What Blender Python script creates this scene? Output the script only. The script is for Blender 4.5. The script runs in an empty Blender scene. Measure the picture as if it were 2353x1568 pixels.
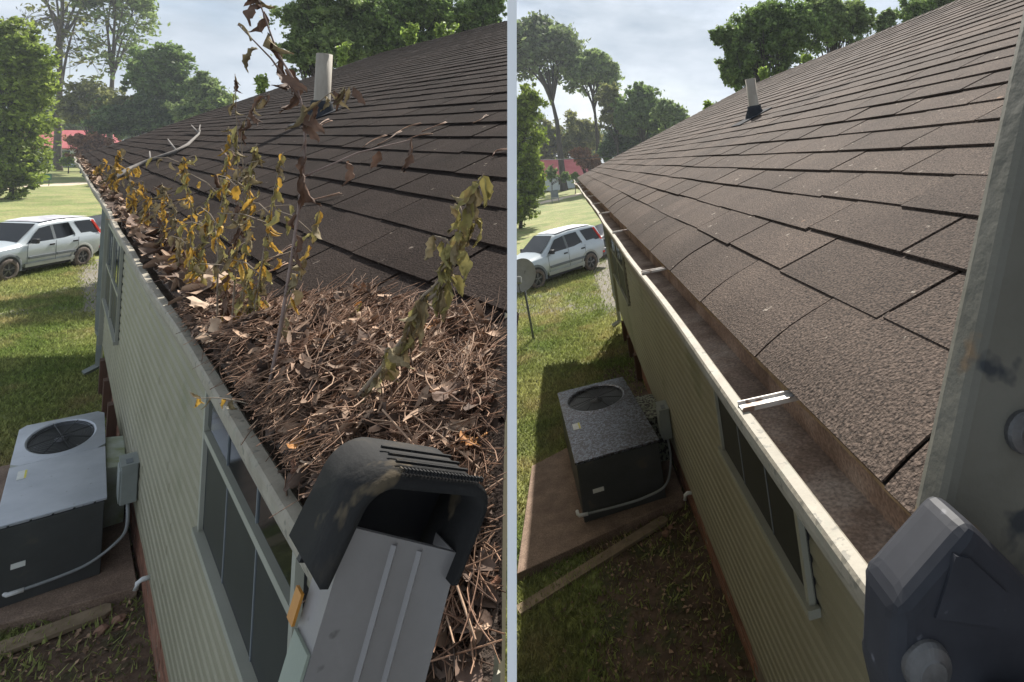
import bpy, bmesh, math, random
import numpy as np
from mathutils import Matrix, Vector, Euler

random.seed(7); RNG = np.random.default_rng(11)
sc = bpy.context.scene
COL = sc.collection
R = math.radians

# ------------------------------------------------------------------ camera
H = 4.2                                    # eye height above the lawn
PX0, PY0, FPX = 1500.0, 345.0, 1300.0      # lens axis and focal length (in 2353-wide picture units)
cam = bpy.data.cameras.new('camera'); camo = bpy.data.objects.new('camera', cam); COL.objects.link(camo)
camo.location = (0, 0, H); camo.rotation_euler = (R(90), 0, 0)
cam.sensor_width = 36; cam.lens = 36 * FPX / 2353
cam.shift_x = (1176.5 - PX0) / 2353; cam.shift_y = -(784 - PY0) / 2353
cam.clip_start = 0.05; cam.clip_end = 2000
sc.camera = camo

# the two yards: each has its own ground plane and house direction
def frame(vpx, vpy, tilt):
    d = Vector(((vpx - PX0) / FPX, 1, (PY0 - vpy) / FPX)).normalized()
    n = d.cross(Vector((0, 0, 1))).normalized(); u = n.cross(d)
    a = R(tilt)
    u2 = u * math.cos(a) - n * math.sin(a); n2 = n * math.cos(a) + u * math.sin(a)
    o = Vector((0, 0, H)) - u2 * H
    M = Matrix.Identity(4)
    for i in range(3):
        M[i][0] = n2[i]; M[i][1] = d[i]; M[i][2] = u2[i]; M[i][3] = o[i]
    return M
FA = frame(140, 310, -2.5)
FB = frame(1290, 374, 8.0)
def at(px, py, depth):                     # a bearing and a distance -> world point
    return Vector(((px - PX0) / FPX * depth, depth, H + (PY0 - py) / FPX * depth))

# ------------------------------------------------------------------ light
sunv = (FB.to_3x3() @ Vector((1.25, 3.6, 3.75))).normalized()
elev = math.asin(sunv.z); azim = math.atan2(sunv.x, sunv.y)
sl = bpy.data.lights.new('sun', 'SUN'); sl.energy = 4.8; sl.angle = R(0.6); sl.color = (1, .955, .88)
so = bpy.data.objects.new('sun', sl); COL.objects.link(so)
so.rotation_euler = (-sunv).to_track_quat('-Z', 'Y').to_euler()
so.location = sunv * 60

w = bpy.data.worlds.new('World'); sc.world = w; w.use_nodes = True
nt = w.node_tree; nt.nodes.clear(); N = nt.nodes.new; L = nt.links.new
out = N('ShaderNodeOutputWorld'); bg = N('ShaderNodeBackground'); sky = N('ShaderNodeTexSky')
sky.sky_type = 'NISHITA'; sky.sun_disc = False; sky.sun_elevation = elev; sky.sun_rotation = azim
sky.air_density = 1.0; sky.dust_density = 2.0
tc = N('ShaderNodeTexCoord'); mp = N('ShaderNodeMapping'); mp.inputs['Scale'].default_value = (1, 1, 2.6)
n1 = N('ShaderNodeTexNoise'); n1.inputs['Scale'].default_value = 3.1; n1.inputs['Detail'].default_value = 9; n1.inputs['Roughness'].default_value = .55
n2 = N('ShaderNodeTexNoise'); n2.inputs['Scale'].default_value = 6; n2.inputs['Detail'].default_value = 6
r1 = N('ShaderNodeValToRGB'); r1.color_ramp.elements[0].position = .34; r1.color_ramp.elements[1].position = .56
r1.color_ramp.elements[0].color = (.62, .62, .62, 1)
r2 = N('ShaderNodeValToRGB'); r2.color_ramp.elements[0].position = .3; r2.color_ramp.elements[1].position = .7
r2.color_ramp.elements[0].color = (2.2, 2.7, 3.3, 1); r2.color_ramp.elements[1].color = (4.4, 4.8, 5.3, 1)
mx = N('ShaderNodeMixRGB')
L(tc.outputs['Generated'], mp.inputs['Vector']); L(mp.outputs[0], n1.inputs['Vector']); L(mp.outputs[0], n2.inputs['Vector'])
L(n1.outputs['Fac'], r1.inputs[0]); L(n2.outputs['Fac'], r2.inputs[0])
L(r1.outputs[0], mx.inputs[0]); L(sky.outputs[0], mx.inputs[1]); L(r2.outputs[0], mx.inputs[2])
L(mx.outputs[0], bg.inputs['Color']); bg.inputs['Strength'].default_value = .095
L(bg.outputs[0], out.inputs[0])
vs = sc.view_settings; vs.view_transform = 'Standard'; vs.look = 'None'; vs.exposure = 0.92; vs.gamma = 1; vs.use_curve_mapping = False

# ------------------------------------------------------------------ materials
def mat(name, stops, scale=8, rough=.8, bump=0, bscale=None, metal=0, detail=6, stretch=(1, 1, 1),
        rnd=0, fine=None, spots=None, trans=0, spec=.4, coord='pos'):
    """stops: [(pos, rgb)...] over a noise; rnd: random tint per piece; fine: (scale, amount) speckle; spots: list of (scale, threshold, rgb)"""
    m = bpy.data.materials.new(name); m.use_nodes = True; t = m.node_tree; t.nodes.clear()
    Nn = t.nodes.new; Lk = t.links.new
    o = Nn('ShaderNodeOutputMaterial'); b = Nn('ShaderNodeBsdfPrincipled'); Lk(b.outputs[0], o.inputs[0])
    b.inputs['Roughness'].default_value = rough; b.inputs['Metallic'].default_value = metal
    b.inputs['Specular IOR Level'].default_value = spec
    if coord == 'pos':
        g = Nn('ShaderNodeNewGeometry'); src = g.outputs['Position']
    else:
        g = Nn('ShaderNodeTexCoord'); src = g.outputs['Object']
    mpn = Nn('ShaderNodeMapping'); mpn.inputs['Scale'].default_value = stretch; Lk(src, mpn.inputs[0])
    no = Nn('ShaderNodeTexNoise'); no.inputs['Scale'].default_value = scale; no.inputs['Detail'].default_value = detail; no.inputs['Roughness'].default_value = .6
    Lk(mpn.outputs[0], no.inputs['Vector'])
    cr = Nn('ShaderNodeValToRGB'); el = cr.color_ramp.elements
    while len(el) < len(stops): el.new(.5)
    for e_, (p_, c_) in zip(el, stops): e_.position = p_; e_.color = (*c_, 1)
    Lk(no.outputs['Fac'], cr.inputs[0]); colr = cr.outputs[0]
    if fine:
        nf = Nn('ShaderNodeTexNoise'); nf.inputs['Scale'].default_value = fine[0]; nf.inputs['Detail'].default_value = 2
        Lk(mpn.outputs[0], nf.inputs['Vector'])
        rr = Nn('ShaderNodeMapRange'); rr.inputs[1].default_value = .3; rr.inputs[2].default_value = .7
        rr.inputs[3].default_value = 1 - fine[1]; rr.inputs[4].default_value = 1 + fine[1]
        Lk(nf.outputs['Fac'], rr.inputs[0])
        mm = Nn('ShaderNodeMixRGB'); mm.blend_type = 'MULTIPLY'; mm.inputs[0].default_value = 1
        Lk(colr, mm.inputs[1]); Lk(rr.outputs[0], mm.inputs[2]); colr = mm.outputs[0]
    if rnd:
        gg = Nn('ShaderNodeNewGeometry'); oi = Nn('ShaderNodeObjectInfo'); ad = Nn('ShaderNodeMath'); ad.operation = 'ADD'
        Lk(gg.outputs['Random Per Island'], ad.inputs[0]); Lk(oi.outputs['Random'], ad.inputs[1])
        fr = Nn('ShaderNodeMath'); fr.operation = 'FRACT'; Lk(ad.outputs[0], fr.inputs[0])
        rr = Nn('ShaderNodeMapRange'); rr.inputs[3].default_value = 1 - rnd; rr.inputs[4].default_value = 1 + rnd; Lk(fr.outputs[0], rr.inputs[0])
        mm = Nn('ShaderNodeMixRGB'); mm.blend_type = 'MULTIPLY'; mm.inputs[0].default_value = 1
        Lk(colr, mm.inputs[1]); Lk(rr.outputs[0], mm.inputs[2]); colr = mm.outputs[0]
    for sp in (spots or []):
        ns = Nn('ShaderNodeTexNoise'); ns.inputs['Scale'].default_value = sp[0]; ns.inputs['Detail'].default_value = 4
        Lk(mpn.outputs[0], ns.inputs['Vector'])
        rs = Nn('ShaderNodeValToRGB'); rs.color_ramp.elements[0].position = sp[1]; rs.color_ramp.elements[1].position = min(1, sp[1] + .05)
        Lk(ns.outputs['Fac'], rs.inputs[0])
        mm = Nn('ShaderNodeMixRGB'); mm.inputs[2].default_value = (*sp[2], 1)
        Lk(rs.outputs[0], mm.inputs[0]); Lk(colr, mm.inputs[1]); colr = mm.outputs[0]
    Lk(colr, b.inputs['Base Color'])
    if bump:
        nb = Nn('ShaderNodeTexNoise'); nb.inputs['Scale'].default_value = bscale or scale * 6; nb.inputs['Detail'].default_value = 4
        Lk(mpn.outputs[0], nb.inputs['Vector'])
        bp = Nn('ShaderNodeBump'); bp.inputs['Strength'].default_value = min(1, bump); bp.inputs['Distance'].default_value = .004 * max(1, bump)
        Lk(nb.outputs['Fac'], bp.inputs['Height']); Lk(bp.outputs[0], b.inputs['Normal'])
    if trans:
        tr = Nn('ShaderNodeBsdfTranslucent'); Lk(colr, tr.inputs['Color']); ms = Nn('ShaderNodeMixShader'); ms.inputs[0].default_value = trans
        Lk(b.outputs[0], ms.inputs[1]); Lk(tr.outputs[0], ms.inputs[2]); Lk(ms.outputs[0], o.inputs[0])
    return m

M = {}
M['shingle'] = mat('shingle', [(.3, (.057, .041, .032)), (.7, (.092, .067, .052))], 2.2, .9, 1.6, 170, rnd=.16, fine=(190, .75),
                   spots=[(26, .695, (.30, .255, .21)), (12, .735, (.32, .20, .13))], spec=.2)
M['shingle_overcast'] = mat('shingle_overcast', [(.3, (.021, .0155, .0130)), (.7, (.038, .028, .0235))], 2.2, 1.0, 1.6, 190, rnd=.14, fine=(210, .6),
                   spots=[(24, .70, (.20, .165, .135)), (10, .75, (.22, .14, .09))], spec=.06)  # darker copy of the shingle colour, with overcast dimness put into it
M['deck'] = mat('deck', [(.3, (.012, .011, .010)), (.7, (.02, .018, .016))], 6, .95)
M['siding'] = mat('siding', [(.3, (.232, .215, .150)), (.7, (.29, .27, .195))], 1.2, .55, .15, 60, spots=[(.9, .64, (.20, .195, .125))])
M['trim'] = mat('trim', [(.3, (.28, .28, .23)), (.7, (.34, .335, .28))], 3, .5, .1, 40)
M['gutter'] = mat('gutter', [(.3, (.22, .192, .145)), (.7, (.33, .295, .23))], 14, .65, .35, 90, spots=[(60, .60, (.17, .155, .12)), (20, .60, (.26, .24, .185))])
M['trough'] = mat('trough', [(.28, (.10, .064, .042)), (.5, (.235, .17, .125)), (.72, (.40, .33, .265))], 7, .75, .5, 120, spots=[(55, .7, (.05, .035, .03))], fine=(150, .35))
M['flange'] = mat('flange', [(.3, (.20, .145, .075)), (.7, (.40, .32, .19))], 26, .9, 1, 120)
M['strap'] = mat('strap', [(.3, (.34, .30, .26)), (.7, (.56, .53, .49))], 20, .5, .3, 80, metal=.3, spots=[(26, .54, (.20, .135, .10))])
M['brick'] = mat('brick', [(.3, (.17, .075, .045)), (.7, (.27, .13, .085))], 10, .9, .8, 90, rnd=.25, spots=[(7, .66, (.30, .26, .18))])
M['mortar'] = mat('mortar', [(.3, (.16, .13, .10)), (.7, (.24, .20, .16))], 9, .95)
M['wood_dark'] = mat('wood_dark', [(.3, (.07, .035, .022)), (.7, (.13, .07, .045))], 6, .85, .5, 60, stretch=(1, 1, .2))
M['glass'] = mat('glass', [(.3, (.006, .008, .008)), (.7, (.014, .017, .016))], 1.3, .08, spec=.6)
M['screen'] = mat('screen', [(.3, (.010, .011, .011)), (.7, (.018, .02, .019))], 3, .6)
M['pipe'] = mat('pipe', [(.3, (.24, .205, .16)), (.7, (.38, .335, .27))], 9, .7, .4, 60, stretch=(1, 1, .25), spots=[(11, .62, (.22, .18, .14))])
M['lead'] = mat('lead', [(.3, (.022, .024, .028)), (.7, (.04, .042, .048))], 8, .9, .4, 40, spec=.15)
M['acmetal'] = mat('acmetal', [(.3, (.36, .38, .42)), (.7, (.47, .49, .53))], 3, .35, .1, 30, metal=.35, spots=[(22, .7, (.2, .2, .2))])
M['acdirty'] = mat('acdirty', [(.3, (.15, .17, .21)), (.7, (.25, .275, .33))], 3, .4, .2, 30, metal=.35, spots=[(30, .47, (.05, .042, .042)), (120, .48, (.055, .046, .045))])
M['acdark'] = mat('acdark', [(.3, (.045, .047, .045)), (.7, (.07, .072, .07))], 3, .5, metal=.2, spots=[(3, .66, (.09, .085, .07))])
M['black'] = mat('black', [(.3, (.008, .008, .009)), (.7, (.016, .016, .018))], 8, .5)
M['fanblade'] = mat('fanblade', [(.3, (.20, .20, .21)), (.7, (.33, .33, .34))], 8, .4, metal=.5)
M['algae'] = mat('algae', [(.25, (.20, .22, .05)), (.5, (.40, .43, .33)), (.75, (.55, .58, .55))], 4.5, .6, .2, 30)
M['mossyduct'] = mat('mossyduct', [(.3, (.15, .16, .10)), (.7, (.30, .31, .25))], 5, .7, .2, 30, spots=[(26, .49, (.04, .033, .028))])
M['boxgrey'] = mat('boxgrey', [(.3, (.20, .215, .20)), (.7, (.26, .28, .26))], 4, .5, .1, 30)
M['pvc'] = mat('pvc', [(.3, (.55, .55, .54)), (.7, (.70, .70, .69))], 8, .4)
M['conduit'] = mat('conduit', [(.3, (.20, .21, .21)), (.7, (.27, .28, .28))], 8, .5)
M['concrete'] = mat('concrete', [(.3, (.15, .10, .072)), (.7, (.27, .19, .14))], 5, .95, 1, 70, fine=(90, .35))
M['plank'] = mat('plank', [(.3, (.16, .115, .07)), (.7, (.29, .22, .145))], 8, .9, .6, 60, stretch=(1, 1, 1), spots=[(7, .68, (.06, .045, .03))])
M['rock'] = mat('rock', [(.3, (.20, .11, .075)), (.7, (.32, .19, .13))], 12, .9, .6, 40)
M['carpaint'] = mat('carpaint', [(.3, (.44, .48, .50)), (.7, (.50, .54, .56))], 1.5, .28, metal=.3, spec=.6, spots=None)
M['carlower'] = mat('carlower', [(.3, (.30, .30, .26)), (.7, (.40, .41, .38))], 3, .5, metal=.2)
M['carroof'] = mat('carroof', [(.38, (.62, .63, .66)), (.6, (.34, .33, .36))], 2.2, .5, stretch=(1, 1.6, 1))
M['cartrim'] = mat('cartrim', [(.3, (.12, .135, .145)), (.7, (.17, .185, .195))], 4, .6)
M['tyre'] = mat('tyre', [(.3, (.07, .055, .045)), (.7, (.17, .135, .11))], 9, .9)
M['rim'] = mat('rim', [(.3, (.012, .012, .013)), (.7, (.03, .03, .03))], 9, .35, metal=.4)
M['spoke'] = mat('spoke', [(.3, (.10, .10, .10)), (.7, (.22, .22, .22))], 9, .3, metal=.7)
M['carglass'] = mat('carglass', [(.3, (.004, .005, .006)), (.7, (.010, .012, .014))], 2, .06, spec=.5)
M['redlamp'] = mat('redlamp', [(.3, (.55, .03, .02)), (.7, (.75, .06, .03))], 9, .25)
M['amberlamp'] = mat('amberlamp', [(.3, (.75, .22, .03)), (.7, (.85, .30, .05))], 9, .25)
M['headlamp'] = mat('headlamp', [(.3, (.45, .42, .28)), (.7, (.65, .62, .5))], 9, .15)
M['darkcar'] = mat('darkcar', [(.3, (.02, .021, .025)), (.7, (.035, .036, .042))], 2, .3, spec=.6)
M['dish'] = mat('dish', [(.3, (.30, .31, .30)), (.7, (.46, .47, .46))], 3, .7, spots=[(7, .68, (.12, .12, .11))])
M['trunk'] = mat('trunk', [(.3, (.075, .06, .05)), (.7, (.16, .135, .115))], 2.2, .95, 1, 12, stretch=(1, 1, .25))
M['trunkdark'] = mat('trunkdark', [(.3, (.03, .024, .02)), (.7, (.075, .06, .05))], 2.2, .95, 1, 12, stretch=(1, 1, .25))
def leafmat(n, a, b, trans=.5): M[n] = mat(n, [(.3, a), (.7, b)], .45, .6, rnd=.5, trans=trans, spec=.35)
leafmat('leaf_bright', (.16, .225, .035), (.26, .32, .06))
leafmat('leaf_mid', (.115, .18, .05), (.20, .28, .08))
leafmat('leaf_dark', (.07, .115, .042), (.12, .175, .062))
leafmat('leaf_olive', (.165, .18, .055), (.25, .255, .085))
leafmat('leaf_pine', (.11, .15, .06), (.19, .235, .09))
leafmat('leaf_haze', (.17, .235, .08), (.26, .33, .115))
leafmat('leaf_red', (.24, .125, .07), (.33, .18, .10))
leafmat('leaf_lime', (.19, .27, .05), (.28, .37, .075))
M['redroof'] = mat('redroof', [(.3, (.52, .115, .12)), (.7, (.62, .17, .17))], .8, .6)
M['whitewall'] = mat('whitewall', [(.3, (.62, .66, .68)), (.7, (.72, .75, .76))], .6, .7)
M['panelgrey'] = mat('panelgrey', [(.3, (.22, .22, .21)), (.7, (.28, .28, .27))], 2, .8)
M['border_white'] = mat('border_white', [(.3, (.88, .88, .87)), (.7, (.92, .92, .91))], 2, .6)
M['soil'] = mat('soil', [(.3, (.045, .031, .023)), (.7, (.11, .078, .058))], 30, .95, 1.5, 160, fine=(120, .5))
M['needle'] = mat('needle', [(.3, (.13, .062, .036)), (.7, (.33, .20, .125))], 14, .7, rnd=.55)
M['chip'] = mat('chip', [(.3, (.16, .088, .054)), (.7, (.42, .285, .19))], 18, .8, .4, 90, rnd=.5)
M['chipdark'] = mat('chipdark', [(.3, (.055, .036, .026)), (.7, (.14, .09, .065))], 20, .85, .4, 90, rnd=.4)
M['catkin'] = mat('catkin', [(.3, (.09, .04, .022)), (.7, (.20, .09, .05))], 90, .9, 1.5, 260)
M['leaf_tan'] = mat('leaf_tan', [(.3, (.34, .225, .145)), (.7, (.56, .42, .30))], 24, .75, .6, 90, trans=.15)
M['leaf_brown'] = mat('leaf_brown', [(.3, (.085, .048, .032)), (.7, (.17, .10, .065))], 30, .75, .6, 90, trans=.10)
M['leaf_orange'] = mat('leaf_orange', [(.3, (.30, .12, .03)), (.7, (.48, .22, .06))], 30, .7, .4, 90, trans=.2)
M['leaf_yellow'] = mat('leaf_yellow', [(.3, (.42, .235, .035)), (.7, (.62, .39, .075))], 40, .7, .5, 120, trans=.3, spots=[(55, .62, (.22, .10, .02))])
M['leaf_green'] = mat('leaf_green', [(.3, (.20, .17, .055)), (.7, (.38, .32, .115))], 40, .75, .5, 120, trans=.25, spots=[(45, .6, (.24, .17, .06))])
M['leaf_drab'] = mat('leaf_drab', [(.3, (.15, .115, .055)), (.7, (.30, .235, .13))], 40, .8, .5, 120, trans=.15)
M['stem'] = mat('stem', [(.3, (.15, .115, .08)), (.7, (.27, .215, .155))], 40, .85)
M['stemred'] = mat('stemred', [(.3, (.17, .12, .10)), (.7, (.27, .20, .17))], 40, .8)
M['twig'] = mat('twig', [(.3, (.12, .105, .095)), (.7, (.20, .18, .16))], 30, .9, .5, 80)
M['rail'] = mat('rail', [(.3, (.20, .187, .18)), (.7, (.28, .262, .25))], 5, .42, .15, 60, metal=.35, spots=[(30, .72, (.12, .11, .10))])
M['railside'] = mat('railside', [(.3, (.20, .225, .18)), (.7, (.28, .31, .25))], 9, .55, .2, 60)
M['rubber'] = mat('rubber', [(.3, (.010, .010, .010)), (.6, (.020, .019, .018)), (.8, (.06, .048, .034))], 16, .8, .3, 120, spec=.2, spots=[(22, .62, (.085, .066, .042))])
M['railB'] = mat('railB', [(.3, (.085, .079, .060)), (.7, (.13, .122, .098))], 8, .7, .3, 60, spots=[(11, .58, (.17, .10, .045)), (17, .62, (.025, .028, .03))])
M['rubberB'] = mat('rubberB', [(.3, (.014, .015, .019)), (.7, (.026, .027, .033))], 30, .6, 0, 240, spec=.3, spots=[(60, .68, (.09, .09, .10))])
M['bolt'] = mat('bolt', [(.3, (.06, .058, .056)), (.7, (.16, .155, .15))], 30, .5, .4, 60, metal=.6)
M['label_white'] = mat('label_white', [(.3, (.62, .62, .58)), (.7, (.75, .75, .71))], 20, .5)
M['label_yellow'] = mat('label_yellow', [(.3, (.62, .55, .08)), (.7, (.75, .66, .12))], 20, .5)
M['sticker'] = mat('sticker', [(.3, (.36, .13, .02)), (.7, (.50, .23, .035))], 20, .4)
M['signgreen'] = mat('signgreen', [(.3, (.05, .14, .09)), (.7, (.08, .2, .13))], 8, .6)
M['wire'] = mat('wire', [(.3, (.03, .03, .03)), (.7, (.06, .06, .06))], 8, .6)

# ------------------------------------------------------------------ mesh helpers
class MB:
    def __init__(s): s.v = []; s.f = []; s.mi = []; s.sm = []
    def add(s, vs, fs, mi=0, smooth=False):
        b = len(s.v); s.v += [tuple(v) for v in vs]
        for f in fs: s.f.append(tuple(b + i for i in f)); s.mi.append(mi); s.sm.append(smooth)
        return s
    def box(s, c, d, mi=0, m=None):
        x, y, z = [k / 2 for k in d]; c = Vector(c)
        vs = [Vector(p) for p in ((-x, -y, -z), (x, -y, -z), (x, y, -z), (-x, y, -z), (-x, -y, z), (x, -y, z), (x, y, z), (-x, y, z))]
        vs = [(m @ v if m else v) + c for v in vs]
        return s.add(vs, [(0, 3, 2, 1), (4, 5, 6, 7), (0, 1, 5, 4), (1, 2, 6, 5), (2, 3, 7, 6), (3, 0, 4, 7)], mi)
    def tube(s, pts, rad, n=6, mi=0, caps=True, smooth=True):
        pts = [Vector(p) for p in pts]; k = len(pts)
        rad = rad if isinstance(rad, (list, tuple)) else [rad] * k
        vs = []; fs = []; ref = Vector((0.31, 0.17, 0.93))
        for i, p in enumerate(pts):
            t = (pts[min(i + 1, k - 1)] - pts[max(i - 1, 0)])
            t = t.normalized() if t.length > 1e-9 else Vector((0, 0, 1))
            a = t.cross(ref)
            if a.length < 1e-3: a = t.cross(Vector((1, 0, 0)))
            a.normalize(); b = t.cross(a)
            for j in range(n):
                q = 2 * math.pi * j / n; vs.append(p + (a * math.cos(q) + b * math.sin(q)) * rad[i])
        for i in range(k - 1):
            for j in range(n):
                fs.append((i * n + j, i * n + (j + 1) % n, (i + 1) * n + (j + 1) % n, (i + 1) * n + j))
        if caps: fs.append(tuple(range(n - 1, -1, -1))); fs.append(tuple((k - 1) * n + j for j in range(n)))
        return s.add(vs, fs, mi, smooth)
    def prism(s, poly, a, b, axis=1, mi=0, smooth=False, caps=True):
        """poly of 2-D points in the plane of the other two axes, extruded along axis from a to b"""
        def mk(p, t):
            if axis == 1: return (p[0], t, p[1])
            if axis == 0: return (t, p[0], p[1])
            return (p[0], p[1], t)
        n = len(poly); vs = [mk(p, a) for p in poly] + [mk(p, b) for p in poly]
        fs = [(i, (i + 1) % n, n + (i + 1) % n, n + i) for i in range(n)]
        s.add(vs, fs, mi, smooth)
        if caps: s.add(vs, [tuple(range(n - 1, -1, -1)), tuple(range(n, 2 * n))], mi)
        return s
    def disc(s, c, rx, ry, n=28, mi=0, flip=False):
        c = Vector(c); vs = [c + Vector((rx * math.cos(2 * math.pi * i / n), ry * math.sin(2 * math.pi * i / n), 0)) for i in range(n)]
        return s.add(vs, [tuple(range(n)) if not flip else tuple(range(n - 1, -1, -1))], mi)
    def build(s, name, mats, parent=None, mw=None, bevel=0, kind=None, fix=True):
        me = bpy.data.meshes.new(name); me.from_pydata(s.v, [], s.f)
        for m in (mats if isinstance(mats, (list, tuple)) else [mats]): me.materials.append(M[m])
        me.polygons.foreach_set('material_index', s.mi); me.polygons.foreach_set('use_smooth', s.sm)
        if fix or bevel:
            bm = bmesh.new(); bm.from_mesh(me)
            if bevel:
                bmesh.ops.remove_doubles(bm, verts=bm.verts, dist=1e-6)
                bmesh.ops.bevel(bm, geom=bm.edges[:], offset=bevel, segments=(4 if bevel > .01 else 2), affect='EDGES', profile=.6)
            bmesh.ops.recalc_face_normals(bm, faces=bm.faces); bm.to_mesh(me); bm.free()
        me.update()
        return link(name, me, parent, mw, kind)

def link(name, me, parent=None, mw=None, kind=None):
    o = bpy.data.objects.new(name, me); COL.objects.link(o)
    if parent is not None: o.parent = parent
    if mw is not None:
        if parent is not None: o.matrix_local = mw
        else: o.matrix_world = mw
    if kind: o['kind'] = kind
    return o
def tag(o, label, cat, group=None):
    o['label'] = label; o['category'] = cat
    if group: o['group'] = group
    return o
def thing(name, label, cat, mw=None, group=None):
    o = bpy.data.objects.new(name, None); COL.objects.link(o); o.empty_display_size = .1
    if mw is not None: o.matrix_world = mw
    return tag(o, label, cat, group)
def T(x, y, z, rz=0): return Matrix.Translation((x, y, z)) @ Matrix.Rotation(rz, 4, 'Z')
def mesh_np(name, V, F, mats, mi=None, smooth=False):
    V = np.asarray(V, np.float32).reshape(-1, 3); F = np.asarray(F, np.int32); k = F.shape[1]
    me = bpy.data.meshes.new(name); me.vertices.add(len(V)); me.vertices.foreach_set('co', V.ravel())
    me.loops.add(F.size); me.loops.foreach_set('vertex_index', F.ravel())
    me.polygons.add(len(F)); me.polygons.foreach_set('loop_start', np.arange(0, F.size, k, dtype=np.int32))
    me.polygons.foreach_set('loop_total', np.full(len(F), k, np.int32))
    for m in (mats if isinstance(mats, (list, tuple)) else [mats]): me.materials.append(M[m])
    if mi is not None: me.polygons.foreach_set('material_index', np.asarray(mi, np.int32))
    if smooth: me.polygons.foreach_set('use_smooth', np.ones(len(F), bool))
    me.update(calc_edges=True); return me

# ------------------------------------------------------------------ ground
def smooth(a, b, x): t = np.clip((x - a) / (b - a), 0, 1); return t * t * (3 - 2 * t)
def plane_z(F, X, Y):
    n = np.array(F.col[0][:3]); u = np.array(F.col[2][:3]); o = np.array(F.col[3][:3])
    z = o[2] - (u[0] * (X - o[0]) + u[1] * (Y - o[1])) / u[2]
    xl = n[0] * (X - o[0]) + n[1] * (Y - o[1]); sl_ = n[2] / math.hypot(n[0], n[1])
    return z - sl_ * (xl - np.clip(xl, -7, 4))
def wA(X, Y): return 1 - smooth(450, 1120, PX0 + FPX * X / np.maximum(Y, .05))
def gz(X, Y):
    a = wA(X, Y); return a * plane_z(FA, X, Y) + (1 - a) * plane_z(FB, X, Y)
IA, IB = FA.inverted(), FB.inverted()
def loc(I, X, Y, Z):
    m = np.array(I); return (m[0, 0] * X + m[0, 1] * Y + m[0, 2] * Z + m[0, 3], m[1, 0] * X + m[1, 1] * Y + m[1, 2] * Z + m[1, 3])
def zones(X, Y, Z):
    """dirt, gravel, dry weights from where the yard is worn"""
    a = wA(X, Y)
    xa, ya = loc(IA, X, Y, Z); xb, yb = loc(IB, X, Y, Z)
    def yard(x, y, xw, g0, g1, rear):
        j = .35 * np.sin(y * 1.9) + .25 * np.sin(y * 4.3 + x * 3)
        dirt = (1 - smooth(10.5, 13, y + j)) * smooth(xw - 1.05, xw - .45, x + .18 * j) 
        dirt = np.maximum(dirt, (1 - smooth(6.6, 7.4, y + j)) * smooth(-.75, .1, x))
        dirt = np.maximum(dirt, .55 * np.exp(-((y - 12.2) / .8) ** 2) * smooth(-.2, .6, x))
        skew = y + .55 * x
        grav = .62 * np.exp(-((skew - g0) / .9) ** 2) + .55 * np.exp(-((skew - g1) / .8) ** 2)
        grav = np.maximum(grav, smooth(.25, .75, x) * smooth(g0 - 2.5, g0, y) * (1 - smooth(rear - 1, rear + 3, y)))
        path = np.exp(-((y - 69 - 1.2 * x) / 2.2) ** 2)
        dry = np.exp(-((y - 33) / 4) ** 2) * smooth(-.5, 1.5, x)
        return dirt, grav, path, dry
    A_ = yard(xa, ya, .68, 19.6, 22.0, 26); B_ = yard(xb, yb, .9, 16.4, 18.2, 23)
    return [a * p + (1 - a) * q for p, q in zip(A_, B_)]

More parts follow.
